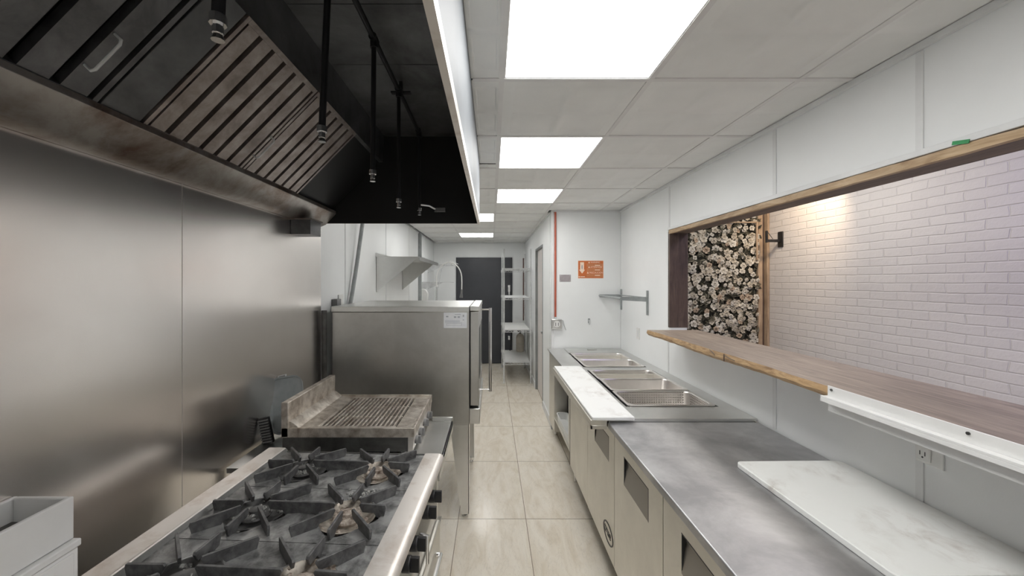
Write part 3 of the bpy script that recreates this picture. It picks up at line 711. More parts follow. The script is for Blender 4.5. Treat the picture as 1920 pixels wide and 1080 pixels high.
# leaning lid and brush
R = Matrix.Rotation(math.radians(-12), 4, 'Y') @ Matrix.Rotation(math.radians(8), 4, 'X')
ld = thing('metal_tray', 'rounded grey blue metal tray leaning behind the charbroiler', 'tray', (-1.105, 2.10, .862))
def upright(cx, cy, cz_, hw, hh, r, y):
    return [(p[0]+cx, y+cy, p[1]+cz_) for p in rrect(0, 0, hw, hh, r, 0, 7)]
lm = MB(); lm.loft([upright(0, 0, .165, .088, .150, .05, 0), upright(0, 0, .165, .092, .154, .053, -.012), upright(0, 0, .165, .084, .146, .046, -.010), upright(0, 0, .165, .080, .142, .044, .004), upright(0, 0, .165, .086, .148, .05, .008)], 0, True, True)
lo_ = lm.build('tray', 'tray_metal', ld, local=True); lo_.rotation_euler = (math.radians(-12), math.radians(-9), math.radians(4))
hn = MB(); hn.tube([(-.05, .006, .30), (-.05, .02, .325), (-.01, .02, .328), (-.01, .006, .305)], .005, 8)
ho = hn.build('clip', 'wire', ld, local=True); ho.rotation_euler = lo_.rotation_euler
br = thing('grill_brush', 'dark ridged grill scraper leaning at the foot of the steel wall', 'scraper', (-1.16, 2.00, .862))
bm_ = MB(); bm_.box(-.028, .028, -.01, .01, 0, .135)
o1 = bm_.build('back', 'black', br, local=True, bevel=.004)
rm = MB()
for i in range(9): rm.box(-.026, .026, -.017, -.009, .008+i*.014, .015+i*.014)
o2 = rm.build('ridges', 'rubber', br, local=True)
for o in (o1, o2): o.rotation_euler = (0, math.radians(-12), 0)

# ------------------------------------------------------------------ convection oven
ox0, ox1, oy0, oy1 = -1.15, -.162, 2.765, 3.66
ov = thing('convection_oven', 'tall stainless convection oven on tapered legs', 'oven', (-.65, 3.2, 0))
MB().box(ox0, ox1, oy0, oy1, .672, 1.485).build('body', 'steel_v', ov, bevel=.004)
MB().box(ox0-.006, ox1, oy0-.006, oy1+.004, 1.485, 1.525).build('top_panel', 'steel', ov, bevel=.003)
MB().box(ox1+.006, -.090, oy0-.006, oy1+.004, 1.492, 1.527).build('door_header', 'steel', ov, bevel=.003)
MB().box(ox1, ox1+.006, oy0+.01, oy1-.01, .70, 1.50).build('door_seal', 'black', ov)
for ya, yb, hy in ((oy0, 3.205, 3.17), (3.215, oy1, 3.255)):
    dm = MB(); dm.box(ox1+.008, -.094, ya, yb, .81, 1.488)
    dd = dm.build('door', 'steel_v', ov, bevel=.004)
    MB().box(-.094, -.092, ya+.10, yb-.10, .98, 1.36).build('door_window', 'black', dd)
    if hy < 3.2: MB().cyl((-.012, hy, .80), (-.012, hy, 1.487), .0125, 14).tube([(-.095, hy, 1.475), (-.012, hy, 1.475)], .006, 8).tube([(-.095, hy, .815), (-.012, hy, .815)], .006, 8).build('handle', 'chrome', dd)
MB().box(ox1, -.085, oy0-.004, oy1+.004, .680, .79).build('control_strip', 'steel', ov, bevel=.004)
def oleg(x, y, sx, sy, wfull=.135):
    m = MB(); t = .0 
    # tapered folded plate: one flange across x, one along y
    m.prism([(x, .672), (x+sx*wfull, .672), (x+sx*.055, .03), (x, .03)], 1, y, y+sy*.004)
    m.prism([(y, .672), (y+sy*wfull, .672), (y+sy*.055, .03), (y, .03)], 0, x, x+sx*.004)
    l = m.build('leg', 'steel', ov)
    MB().lathe([(.02, 0), (.02, .012), (.012, .015), (.012, .045)], (x+sx*.03, y+sy*.03, 0), 12).build('foot', 'chrome', l)
oleg(-.165, oy0, -1, 1); oleg(-.165, oy1, -1, -1); oleg(ox0, oy0, 1, 1); oleg(ox0, oy1, 1, -1)
p = 720/oy0
lx0, lx1, lz1, lz0 = (832-922)/p, (875.5-922)/p, 1.7+(529-586)/p, 1.7+(529-615)/p
lb = MB().box(lx0, lx1, oy0-.002, oy0, lz0, lz1).build('label', 'label', ov); lb['label'] = 'white printed label on the oven side'
ik = MB(); lw = lx1-lx0; lh = lz1-lz0
for (a, b_, c_, d_) in [(.48, .74, .86, .89), (.05, .7, .40, .42), (.05, .7, .46, .48), (.05, .8, .33, .35), (.82, .88, .50, .55), (.82, .88, .72, .86), (.12, .78, .16, .17), (.12, .78, .28, .29), (.77, .78, .16, .29), (.12, .13, .16, .29), (.1, .2, .7, .78), (.44, .54, .66, .76), (.6, .7, .66, .76)]:
    ik.box(lx0+lw*a, lx0+lw*b_, oy0-.0026, oy0-.002, lz0+lh*c_, lz0+lh*d_)
ik.build('print', 'ink', lb)
# gas hose / flue behind oven
gh = MB(); pts = []
for i in range(13):
    t = i/12; y = 3.04+.55*t; z = 1.40+1.13*t; x = -1.196+.04*t
    pts.append((x, 3.165+.30*t**.7+.08*t, z))
gh.tube(pts, .017, 12); tag(gh.build('gas_hose', 'bracket'), 'grey flexible hose rising up the white wall behind the oven', 'hose')
o_ = thing('outlet_box', 'grey and white electrical outlet on the left wall behind the oven', 'outlet', (XL, 3.1, 1.5))
MB().box(XL, XL+.045, 2.92, 3.00, 1.50, 1.57).build('box', 'rubber', o_, bevel=.003)
MB().box(XL, XL+.012, 3.04, 3.13, 1.49, 1.60).build('cover', 'white', o_, bevel=.003)
# dark upright cylinder standing in for the dark gap beside the oven
pz = MB().cyl((XL+.035, 2.715, .02), (XL+.035, 2.715, 1.50), .018, 12).build('gap_cylinder', 'steel_dark'); tag(pz, 'dark upright cylinder standing in for the dark gap between steel wall and oven', 'pipe')

# ------------------------------------------------------------------ wall shelf
ws = thing('wall_shelf', 'stainless steel wall shelf on triangular brackets above the oven', 'shelf', (XL, 4.65, 1.5))
sy0, sy1, sxf, sz = 4.05, 5.42, -.758, 1.965
MB().box(XL, sxf, sy0-.02, sy1+.02, sz, sz+.004).box(sxf-.004, sxf, sy0-.02, sy1+.02, sz-.035, sz+.004).box(XL, XL+.004, sy0-.02, sy1+.02, sz, sz+.045).prism([(XL+.004, sz+.004), (XL+.004, sz+.045), (XL+.09, sz+.004)], 1, sy0-.02, sy0-.016).build('shelf_plate', 'steel', ws)
for y in (sy0, 5.23):
    MB().prism([(XL+.002, sz), (sxf-.01, sz), (XL+.002, sz-.37)], 1, y, y+.004).prism([(XL+.002, sz), (XL+.004, sz), (XL+.004, sz-.37), (XL+.002, sz-.37)], 1, y, y+.035).build('bracket', 'steel', ws)

# ------------------------------------------------------------------ dish sink, spray faucet, wall racks, dispenser
sk = thing('dish_sink', 'steel dish sink table behind the oven', 'sink', (-.85, 6.5, 0))
m = MB(); m.box(XL+.012, -.5, 5.9, 6.1, .86, .9).box(XL+.012, -.5, 6.7, 7.2, .86, .9).box(XL+.012, -1.08, 6.1, 6.7, .86, .9).box(-.6, -.5, 6.1, 6.7, .86, .9).box(XL+.012, XL+.025, 5.9, 7.2, .9, 1.1)
m.build('top', 'steel', sk, bevel=.003)
m = MB(); m.box(-1.08, -1.07, 6.1, 6.7, .6, .86).box(-.61, -.6, 6.1, 6.7, .6, .86).box(-1.08, -.6, 6.1, 6.11, .6, .86).box(-1.08, -.6, 6.69, 6.7, .6, .86).box(-1.08, -.6, 6.1, 6.7, .59, .6); m.build('basin', 'steel', sk)
for x in (-1.17, -.55):
    for y in (5.95, 7.15): MB().cyl((x, y, 0), (x, y, .86), .02, 12).build('leg', 'steel', sk)
fc = thing('spray_faucet', 'tall chrome pre-rinse spray faucet with arched white hose', 'faucet', (-.90, 6.4, .9))
MB().cyl((-.92, 6.4, .9), (-.92, 6.4, 1.62), .014, 12).cyl((-.96, 6.4, 1.34), (-.86, 6.4, 1.34), .018, 12).cyl((-.92, 6.4, .9), (-.92, 6.4, .93), .035, 16).build('riser', 'chrome', fc)
pts = [(-.92, 6.4, 1.62)]
for i in range(15):
    a = PI - PI*i/14*.97; pts.append((-.71+.21*math.cos(a), 6.4, 1.76+.27*math.sin(a)))
pts += [(-.498, 6.4, 1.70), (-.50, 6.4, 1.58)]
MB().tube(pts, .010, 10).build('hose', 'white', fc)
MB().cyl((-.50, 6.4, 1.58), (-.505, 6.4, 1.50), .014, 12, .018).cyl((-.505, 6.4, 1.50), (-.51, 6.4, 1.44), .022, 12, .03).build('spray_head', 'rubber', fc)
MB().tube([(-.89, 6.4, 1.60), (-.84, 6.42, 1.92), (-.70, 6.42, 2.06), (-.56, 6.42, 2.0)], .005, 8).build('spring_guide', 'wire', fc)
for z, x1_ in ((2.01, -.70), (1.70, -.72)):
    rk = thing('wall_rack', ('upper' if z > 1.9 else 'lower') + ' small wire wall rack over the dish sink', 'rack', (XL, 7.0, z), 0, 'wire wall racks')
    m = MB(); m.tube([(x1_, 6.7, z), (x1_, 7.3, z)], .006, 8).tube([(XL+.03, 6.7, z), (XL+.03, 7.3, z)], .006, 8)
    for i in range(7): yy = 6.71+.098*i; m.tube([(XL, yy, z), (x1_, yy, z)], .004, 6)
    m.build('wires', 'wire', rk)
    MB().prism([(XL, z-.004), (XL+.3, z-.004), (XL, z-.14)], 1, 6.695, 6.70).prism([(XL, z-.004), (XL+.3, z-.004), (XL, z-.14)], 1, 7.3, 7.305).build('bracket', 'wire', rk)
dp = thing('soap_dispenser', 'white wall mounted soap dispenser beside the dish sink', 'dispenser', (XL, 6.6, 1.3))
m = MB(); m.loft([[(XL+.001+x, 6.62+y, 1.34+z) for x, y, z in [(0, -.06, s0), (a_, -.05, s0), (a_, .05, s0), (0, .06, s0)]] for s0, a_ in ((0, .06), (.04, .12), (.16, .13), (.22, .10), (.245, .05))], 0, True, True)
m.build('shell', 'white', dp, bevel=.012)
MB().box(XL+.05, XL+.12, 6.59, 6.65, 1.325, 1.345).build('lever', 'wire', dp, bevel=.003)

# ------------------------------------------------------------------ wire shelving rack
wx0, wx1, wy0, wy1 = .205, .655, 6.45, 7.62
wk = thing('shelving_rack', 'tall chrome wire shelving rack at the corridor end', 'shelving', ((wx0+wx1)/2, (wy0+wy1)/2, 0))
for x in (wx0, wx1):
    for y in (wy0, wy1):
        pm = MB(); pm.cyl((x, y, .02), (x, y, 2.26), .0125, 12).lathe([(.016, 0), (.016, .02)], (x, y, 0), 12)
        for i in range(40):
            zz = .08+i*.054; pm.cyl((x, y, zz), (x, y, zz+.004), .0138, 8)
        pm.build('post', 'wire', wk)
for z in (1.93, 1.435, .89, .345):
    s = MB()
    for x in (wx0, wx1):
        s.tube([(x, wy0, z), (x, wy1, z)], .0045, 6).tube([(x, wy0, z-.03), (x, wy1, z-.03)], .0045, 6)
    for y in (wy0, wy1):
        s.tube([(wx0, y, z), (wx1, y, z)], .0045, 6).tube([(wx0, y, z-.03), (wx1, y, z-.03)], .0045, 6)
        for i in range(9):
            xa = wx0+(wx1-wx0)*i/9; s.tube([(xa, y, z-.03 if i % 2 else z), (xa+(wx1-wx0)/9, y, z if i % 2 else z-.03)], .003, 5)
    for i in range(1, 36): 
        y = wy0+(wy1-wy0)*i/36; s.tube([(wx0, y, z+.003), (wx1, y, z+.003)], .0028, 5)
    for x in (wx0+.12, wx0+.225, wx0+.33): s.tube([(x, wy0, z-.003), (x, wy1, z-.003)], .004, 5)
    for x in (wx0, wx1):
        for y in (wy0, wy1): s.cyl((x, y, z-.04), (x, y, z+.01), .02, 12)
    s.build('wire_shelf', 'wire', wk)
for z, nm in ((.898, 'third shelf'), (.353, 'lowest shelf')):
    ln = MB().box(wx0+.015, wx1-.015, wy0+.015, wy1-.015, z, z+.003).build('shelf_liner', 'white')
    tag(ln, 'white sheet lying on the %s of the chrome wire rack' % nm, 'shelf liner', 'shelf liners')
ex = thing('extinguisher', 'beige metal cylinder with black hose on the lowest rack shelf', 'extinguisher', (.55, 7.45, .356))
MB().lathe([(.07, 0), (.078, .008), (.078, .27), (.07, .31), (.045, .34), (.03, .35)], (.55, 7.45, .356), 24).build('tank', 'beige', ex)
MB().cyl((.55, 7.45, .70), (.55, 7.45, .78), .022, 12).box(.45, .60, 7.435, 7.465, .77, .79).box(.46, .60, 7.435, 7.465, .80, .815).build('valve', 'black', ex, bevel=.003)
MB().tube([(.53, 7.44, .74), (.44, 7.42, .80), (.385, 7.40, .72), (.375, 7.40, .55), (.35, 7.40, .38)], .010, 8).build('hose', 'black', ex)
cn = MB().cyl((.665, YF-.02, .9), (.665, YF-.02, 2.2), .014, 10).build('wall_pipe', 'maroon'); tag(cn, 'thin maroon vertical pipe on the end wall behind the wire rack', 'pipe')

# ------------------------------------------------------------------ partition items (plane y = YP, p = 162.2)
p = 720/YP
def PX_(x): return (x-922)/p
def PZ_(y): return 1.7+(529-y)/p
rc = thing('conduit', 'thin red vertical conduit running from ceiling to outlet box', 'conduit', (PX_(1041), YP, PZ_(598)))
MB().cyl((PX_(1041), YP-.014, PZ_(600)+.01), (PX_(1041), YP-.014, H-.022), .0115, 12).build('tube', 'red', rc)
MB().cyl((PX_(1041), YP-.014, PZ_(598)), (PX_(1041), YP-.014, PZ_(594)), .017, 12).build('collar', 'wire', rc)
ob = thing('outlet_box', 'steel outlet box at the foot of the red conduit', 'outlet', (PX_(1043), YP, PZ_(617)))
MB().box(PX_(1033.5), PX_(1053), YP-.045, YP, PZ_(616.5), PZ_(598)).build('box', 'steel', ob, bevel=.006)
MB().cyl((PX_(1043), YP-.045, PZ_(607)), (PX_(1043), YP-.052, PZ_(607)), .036, 20).build('socket', 'white', ob)
MB().box(PX_(1040), PX_(1041), YP-.054, YP-.052, PZ_(610), PZ_(604)).box(PX_(1045), PX_(1046), YP-.054, YP-.052, PZ_(610), PZ_(604)).build('slots', 'black', ob)
MB().tube([(PX_(1052), YP-.02, PZ_(599)), (PX_(1055.5), YP-.02, PZ_(601)), (PX_(1057.5), YP-.012, PZ_(609)), (PX_(1061), YP-.008, PZ_(619))], .005, 8).build('cord', 'wire', ob)
pq = thing('wall_plaque', 'small mauve grey rectangular plate left of the orange sign', 'plaque', (PX_(1059.5), YP, PZ_(528)))
MB().box(PX_(1049), PX_(1070), YP-.006, YP, PZ_(528), PZ_(515)).build('plate', 'plaque', pq, bevel=.002)
for x in (1050.6, 1068.4):
    for y in (516.6, 526.4): MB().cyl((PX_(x), YP-.008, PZ_(y)), (PX_(x), YP-.006, PZ_(y)), .004, 8).build('screw', 'steel', pq)
# orange sign
sg = thing('warning_sign', 'orange caution sign with a white down arrow and three warnings', 'sign', (PX_(1107.5), YP, PZ_(521.5)))
sx0, sx1, sz0, sz1 = PX_(1083.5), PX_(1131.5), PZ_(522), PZ_(488.5)
MB().box(sx0, sx1, YP-.003, YP, sz0, sz1).build('border', 'cream', sg)
MB().box(sx0+.004, sx1-.004, YP-.0036, YP-.003, sz0+.004, sz1-.004).build('panel', 'orange', sg)
sw, sh = sx1-sx0, sz1-sz0
def SX(u): return sx0+sw*u
def SZ(v): return sz0+sh*v
MB().box(SX(.34), SX(.97), YP-.0042, YP-.0036, SZ(.64), SZ(.82)).box(SX(.34), SX(.97), YP-.0042, YP-.0036, SZ(.36), SZ(.58)).box(SX(.34), SX(.97), YP-.0042, YP-.0036, SZ(.08), SZ(.26)).build('text_panels', 'orange2', sg)
a = MB(); a.add([(SX(u), YP-.0046, SZ(v)) for u, v in [(.085, .90), (.235, .90), (.235, .48), (.275, .48), (.16, .27), (.045, .48), (.085, .48)]], [tuple(range(7))]); a.build('arrow', 'cream', sg)
a = MB(); a.add([(SX(.16)+.0065*math.cos(t*PI/8), YP-.0052, SZ(.63)+.027*math.sin(t*PI/8)) for t in range(16)], [tuple(range(16))]); a.build('arrow_mark', 'plaque', sg)
for v in (.73, .47, .17): MB().box(SX(.66), SX(.86), YP-.005, YP-.0046, SZ(v-.02), SZ(v+.02)).build('small_print', 'cream', sg)
sub = MB()
sub.box(SX(.09), SX(.27), YP-.0046, YP-.0042, SZ(.075), SZ(.115))
sub.build('small_print', 'cream', sg); sub = MB(); sub.cyl((SX(.05), YP-.0036, SZ(.095)), (SX(.05), YP-.0046, SZ(.095)), .007, 12)
sub.build('logo_dot', 'cream', sg)
for txt, u, v, wdt in (('WARNING', .49, .855, .36), ('ATTENTION', .49, .59, .44), ('PRECAUCIÓN', .44, .275, .52)):
    mt4 = Matrix.Translation(Vector((SX(u), YP-.0048, SZ(v)))-ORG[sg.name]) @ Matrix.Rotation(PI/2, 4, 'X')
    to = text_mesh(txt, .026, 'heading', 'cream', sg, mt4)
    xs = [q.co.x for q in to.data.vertices]; sc_ = wdt*sw/(max(xs)-min(xs)); xm = min(xs)
    for q in to.data.vertices: q.co.x = xm+(q.co.x-xm)*sc_
    tr = MB(); uu = u-.055; tr.add([(SX(uu)-.011, YP-.0048, SZ(v)), (SX(uu)+.011, YP-.0048, SZ(v)), (SX(uu), YP-.0048, SZ(v)+.02)], [(0, 1, 2)]); tr.build('triangle', 'cream', sg)
hk = thing('wall_hook', 'tiny grey hook on the white wall below the orange sign', 'hook', (PX_(1104.5), YP, PZ_(607)))
MB().box(PX_(1102.5), PX_(1106), YP-.006, YP, PZ_(606), PZ_(597)).build('plate', 'bracket', hk, bevel=.001)
MB().tube([(PX_(1104.2), YP-.006, PZ_(600)), (PX_(1104.2), YP-.03, PZ_(603)), (PX_(1104.2), YP-.032, PZ_(606.5)), (PX_(1104.2), YP-.018, PZ_(607))], .006, 8).build('prong', 'wire', hk)
# bracket shelf frame, right wall corner
bs = thing('bracket_frame', 'empty grey shelf bracket frame on the right wall near the corner', 'bracket', (XR, 4.0, 1.45))
ya, yb, bzz, xf = 3.66, 4.40, 1.545, 1.235
for y in (ya, yb): MB().box(XR-.014, XR, y-.014, y+.014, bzz-.16, bzz+.075).build('standard', 'bracket', bs, bevel=.002)
for y in (ya, yb): MB().prism([(xf, bzz-.018), (XR-.012, bzz-.032), (XR-.012, bzz+.015), (xf, bzz+.015)], 1, y-.006, y+.006).build('arm', 'bracket', bs, bevel=.002)
MB().tube([(xf, ya, bzz), (xf, yb, bzz)], .011, 8).tube([(XR-.03, ya, bzz+.008), (XR-.03, yb, bzz+.008)], .006, 8).build('rail', 'bracket', bs)
for i in (0,):
    sw_ = thing('switch_plate', 'small white switch plate on the right wall below the bracket frame', 'switch', (XR, 3.9, 1.15))
    MB().box(XR-.006, XR, 3.86, 3.94, 1.12, 1.235).build('plate', 'white', sw_, bevel=.002)
    MB().box(XR-.010, XR-.006, 3.885, 3.915, 1.145, 1.21).build('rocker', 'trimw', sw_, bevel=.001)
# outlet near the cutting board
ol = thing('wall_outlet', 'white duplex outlet on the right wall under the serving shelf', 'outlet', (XR, 1.29, 1.05))
MB().box(XR-.006, XR, 1.262, 1.345, 1.078, 1.195).build('cover', 'white', ol, bevel=.002)
MB().box(XR-.013, XR-.006, 1.296, 1.338, 1.088, 1.185).build('receptacle', 'white', ol, bevel=.003)
s = MB()
for z in (1.112, 1.162): s.box(XR-.0136, XR-.013, 1.308, 1.3105, z-.006, z+.008).box(XR-.0136, XR-.013, 1.3235, 1.326, z-.006, z+.008).cyl((XR-.0136, 1.317, z-.012), (XR-.013, 1.317, z-.012), .003, 8)
s.build('slots', 'black', ol)

# ------------------------------------------------------------------ serving shelf (live edge plank)
pl = thing('serving_shelf', 'long weathered wood plank serving shelf with a live front edge', 'shelf', (1.4, 1.2, 1.278))
n = 120; rr = random.Random(11); lp = []
yA, yB_ = -.9, 3.035
bx = [1.222]
for i in range(n+1):
    t = i/n; y = yA+(yB_-yA)*t
    wob = .006*math.sin(y*3.1+1)+.004*math.sin(y*7.7)+.002*math.sin(y*23)
    if y > 2.55: wob += (y-2.55)*.02
    xf = 1.225+wob+rr.uniform(-.001, .001); zt = 1.322; zb = 1.279+.003*math.sin(y*5)+rr.uniform(-.0012, .0012)
    lp.append([(xf+.004, y, zt), (XO-.001, y, zt), (XO-.001, y, zb), (xf+.010+rr.uniform(0, .003), y, zb), (xf-.003, y, zb+.016+rr.uniform(-.003, .003)), (xf, y, zt-.010)])
mb = MB(); mb.loft(lp, 0, True, True)
k = 6
for fi in range(len(mb.f)):
    if fi < n*k and fi % k in (3, 4, 5): mb.m[fi] = 1
mb.build('plank', ['wood_top', 'wood_edge'], pl, ang=40)
m = MB(); m.box(1.217, 1.222, 2.015, 2.018, 1.285, 1.322).tube([(1.2195, 2.10, 1.30), (1.2185, 2.13, 1.318), (1.2195, 2.15, 1.322)], .002, 6).tube([(1.2195, 2.02, 1.318), (1.2185, 1.99, 1.312), (1.2195, 1.93, 1.305)], .002, 6)
m.build('crack', 'wood_dark', pl)
# white holder rail fixed under the plank edge
tr = thing('ticket_rail', 'long white metal channel screwed to the front of the wood plank', 'rail', (1.205, .6, 1.24))
ry0, ry1 = -.6, 1.385
MB().box(1.211, 1.2145, ry0, ry1, 1.291, 1.328).box(1.188, 1.2145, ry0, ry1+.004, 1.283, 1.291).box(1.188, 1.191, ry0, ry1+.004, 1.271, 1.283).box(1.211, 1.2145, ry0, ry1-.002, 1.237, 1.283).build('channel', 'enamel', tr, bevel=.001)
for y in (1.368, .975, .58): MB().cyl((1.2075, y, 1.316), (1.211, y, 1.316), .0042, 10).build('screw', 'steel_dark', tr)

# ------------------------------------------------------------------ near worktop fridge
CZ = .92; xf = .647
wt = thing('worktop_fridge', 'low steel worktop refrigerator in the right foreground', 'refrigerator', (1.07, .9, 0))
y0, y1 = .20, 2.142
mtop = MB(); mtop.box(xf, XR-.004, y0, y1, CZ-.035, CZ)
mtop.build('worktop', 'steel_top', wt, bevel=.006, segs=3)
DXF = .657
B(DXF+.02, XR-.01, y0+.01, 2.056, .15, CZ-.035).build('body', 'steel_v', wt)
B(.735, XR-.02, y0+.02, 2.05, .0, .15).build('kick_base', 'steel_dark', wt)
def door(parent, ya, yb, ra=None, rb=None, name='door', z0=.165, z1=.882):
    m = MB(); rz0, rz1 = .692, .832
    if ra is None: m.box(DXF, DXF+.02, ya, yb, z0, z1); return m.build(name, 'steel_front', parent, bevel=.002)
    m.box(DXF, DXF+.02, ya, ra, z0, z1).box(DXF, DXF+.02, rb, yb, z0, z1).box(DXF, DXF+.02, ra, rb, z0, rz0).box(DXF, DXF+.02, ra, rb, rz1, z1)
    d = m.build(name, 'steel_front', parent)
    q = MB(); q.add([(DXF, ra, rz0), (DXF, rb, rz0), (DXF+.018, rb, rz1), (DXF+.018, ra, rz1)], [(0, 1, 2, 3)])
    q.build('recessed_handle', 'pocket', d)
    q = MB(); q.box(DXF-.0006, DXF+.019, ra, rb, rz1-.003, rz1+.001).box(DXF-.0006, DXF+.019, ra-.001, ra+.003, rz0, rz1).box(DXF+.001, DXF+.019, rb-.003, rb+.001, rz0, rz1)
    q.build('handle_rim', 'black', d)
    return d
door(wt, 1.475, 2.054, 1.61, 1.91)
door(wt, .88, 1.470, 1.03, 1.33)
door(wt, .28, .875, .43, .73)

# ------------------------------------------------------------------ prep table with pans
PZt = .935; py0, py1 = 2.150, 4.42
pt = thing('prep_table', 'long steel prep table with sunken pan wells along the right wall', 'prep table', (1.05, 3.3, 0))
wx0_, wx1_ = .825, 1.395
w1 = (2.36, 3.335); w2 = (3.455, 4.40)
m = MB(); z0, z1 = PZt-.012, PZt
m.box(.64, wx0_, py0, py1, z0, z1).box(wx1_, XR-.004, py0, py1, z0, z1)
m.box(wx0_, wx1_, py0, w1[0], z0, z1).box(wx0_, wx1_, w1[1], w2[0], z0, z1).box(wx0_, wx1_, w2[1], py1, z0, z1)
m.box(.66, XR-.004, py0, py0+.01, PZt-.03, z0)
m.build('top', 'steel', pt)
m = MB()
for a, b_ in (w1, w2):
    m.box(wx0_-.004, wx0_, a, b_, .74, z0).box(wx1_, wx1_+.004, a, b_, .74, z0).box(wx0_, wx1_, a-.004, a, .74, z0).box(wx0_, wx1_, b_, b_+.004, .74, z0).box(wx0_-.004, wx1_+.004, a, b_, .735, .74)
m.build('well_liner', 'steel_dark', pt)
# overhanging board shelf
m = MB(); m.box(.548, .6395, 2.13, 3.44, PZt-.030, PZt).box(.548, .56, 2.13, 3.44, PZt-.052, PZt-.03).box(.548, .6395, 2.13, 2.14, PZt-.052, PZt-.03)
m.build('board_shelf', 'steel_front', pt, bevel=.002)
for y in (2.60, 3.36): MB().prism([(.56, PZt-.03), (.655, PZt-.03), (.655, PZt-.11)], 1, y, y+.004).build('shelf_bracket', 'steel', pt)
# carcass, leaving the far bay open on the aisle side
m = MB(); m.box(DXF+.02, XR-.01, 2.064, 2.074, .12, .882)
m.box(DXF+.02, XR-.01, 3.24, 3.255, .12, z0).box(DXF+.003, XR-.01, 4.05, 4.40, .12, z0).box(XR-.02, XR-.01, 2.13, 4.05, .12, z0)
m.box(DXF+.02, XR-.02, 2.074, 3.24, .12, .14).box(DXF+.003, XR-.02, 3.255, 4.05, .26, .28)
m.box(DXF+.003, DXF+.015, 3.255, 4.05, .80, z0).box(DXF+.003, DXF+.015, 3.255, 3.30, .28, .80)
m.build('carcass', 'steel_front', pt, bevel=.001)
B(DXF+.14, XR-.02, 3.26, 4.04, .285, .79).build('bay_dark_block', 'hood_black', pt)  # black block set forward to make the inside of the open bay dark
B(.735, XR-.02, 2.07, 3.24, .0, .12).build('kick_base', 'steel_dark', pt)
for y in (3.28, 4.30):
    MB().cyl((.72, y, .0), (.72, y, .26 if y < 4 else .12), .018, 12).build('leg', 'steel', pt)
door(pt, 2.060, 2.625, 2.156, 2.45)
door(pt, 2.632, 3.215)
MB().box(DXF+.0005, DXF+.006, 3.218, 3.235, .17, .87).build('door_gap', 'black', pt)
# oval emblem on the door nearest the worktop fridge
em = MB(); c_y, c_z = 2.165, .285
def oval(a_, b__, x): return [(x, c_y+a_*math.cos(t*2*PI/40)*-1, c_z+b__*math.sin(t*2*PI/40)) for t in range(40)]
em.loft([oval(.088, .055, DXF), oval(.088, .055, DXF-.003), oval(.080, .048, DXF-.003), oval(.080, .048, DXF)])
en = em.build('emblem', 'black', pt); en['label'] = 'oval emblem'
mt4 = Matrix.Translation(Vector((DXF-.001, c_y+.068, c_z-.017))-ORG[pt.name]) @ Matrix.Rotation(-PI/2, 4, 'Z') @ Matrix.Rotation(PI/2, 4, 'X')
text_mesh('true', .068, 'emblem_lettering', 'black', pt, mt4, .001)
# white bin on open bay shelf
bn = thing('plastic_bin', 'pale translucent plastic bin in the open bay of the prep table', 'bin', (.73, 3.66, .281))
m = MB(); m.loft([rrect(.728, 3.66, .05, .30, .03, .281), rrect(.728, 3.66, .055, .32, .035, .345), rrect(.728, 3.66, .060, .327, .04, .345), rrect(.728, 3.66, .060, .327, .04, .351), rrect(.728, 3.66, .051, .316, .033, .351), rrect(.728, 3.66, .045, .295, .03, .287)], 0, True, True); m.build('tub', 'white', bn)

def pan(cx, cy, depth, hx=.272, hy=.1625, perf_=False, z=PZt+.006, dz=0):
    m = MB(); z += dz; ri, r = .045, .035
    oh, ih = (hx, hy), (hx-.016, hy-.016)
    o0 = rrect(cx, cy, oh[0], oh[1], .02, z-.004); o1 = rrect(cx, cy, oh[0], oh[1], .02, z); o2 = rrect(cx, cy, oh[0]-.003, oh[1]-.003, .02, z+.002)
    i0 = rrect(cx, cy, ih[0], ih[1], ri, z+.001); i1 = rrect(cx, cy, ih[0]-.003, ih[1]-.003, ri, z-.006)
    b0 = rrect(cx, cy, ih[0]-.012, ih[1]-.012, ri, z-depth+.012); b1 = rrect(cx, cy, ih[0]-.024, ih[1]-.024, ri, z-depth)
    m.loft([o0, o1, o2, i0, i1]); nf = len(m.f)
    m.loft([i1, b0]); m.loft([b0, b1], 0, False, True)
    if perf_:
        N = len(b0)
        for fi in range(nf, nf+N):
            vs = [Vector(m.v[i]) for i in m.f[fi]]; nn_ = (vs[1]-vs[0]).cross(vs[2]-vs[1]).normalized()
            if abs(nn_.y) > .97: m.m[fi] = 1
            elif abs(nn_.x) > .97: m.m[fi] = 2
        m.m[-1] = 3
    return m
pcx = (wx0_+wx1_)/2
plist = [(2.5225, .15, True, 'perforated steel pan, nearest the viewer in the prep table', 0), (2.848, .10, False, 'plain steel pan between the perforated pan and the one beside the divider', .004), (3.1735, .10, False, 'plain steel pan at the far end of the nearer well', -.002),
         (3.62, .10, False, 'plain steel pan at the near end of the farther well', 0), (3.945, .10, False, 'plain steel pan in the farther well beside the flat cover', 0)]
for cy, dep, pf, lbl, dz in plist:
    o = pan(pcx, cy, dep, hy=.161, perf_=pf, dz=dz).build('steam_pan', ['pan', 'perf_xz', 'perf_yz', 'perf_xy'] if pf else 'pan', loc=(pcx, cy, PZt-dep), ang=40)
    tag(o, lbl, 'pan', 'steel pans in the prep table')
cv = MB(); cv.loft([rrect(pcx, 4.255, .285, .140, .01, PZt), rrect(pcx, 4.255, .285, .140, .01, PZt+.008), rrect(pcx, 4.255, .27, .125, .01, PZt+.012)], 0, True, True)
cv.box(pcx-.05, pcx+.05, 4.245, 4.265, PZt+.012, PZt+.022)
tag(cv.build('well_cover', 'steel'), 'flat steel cover over the far end of the pan wells', 'pan cover')
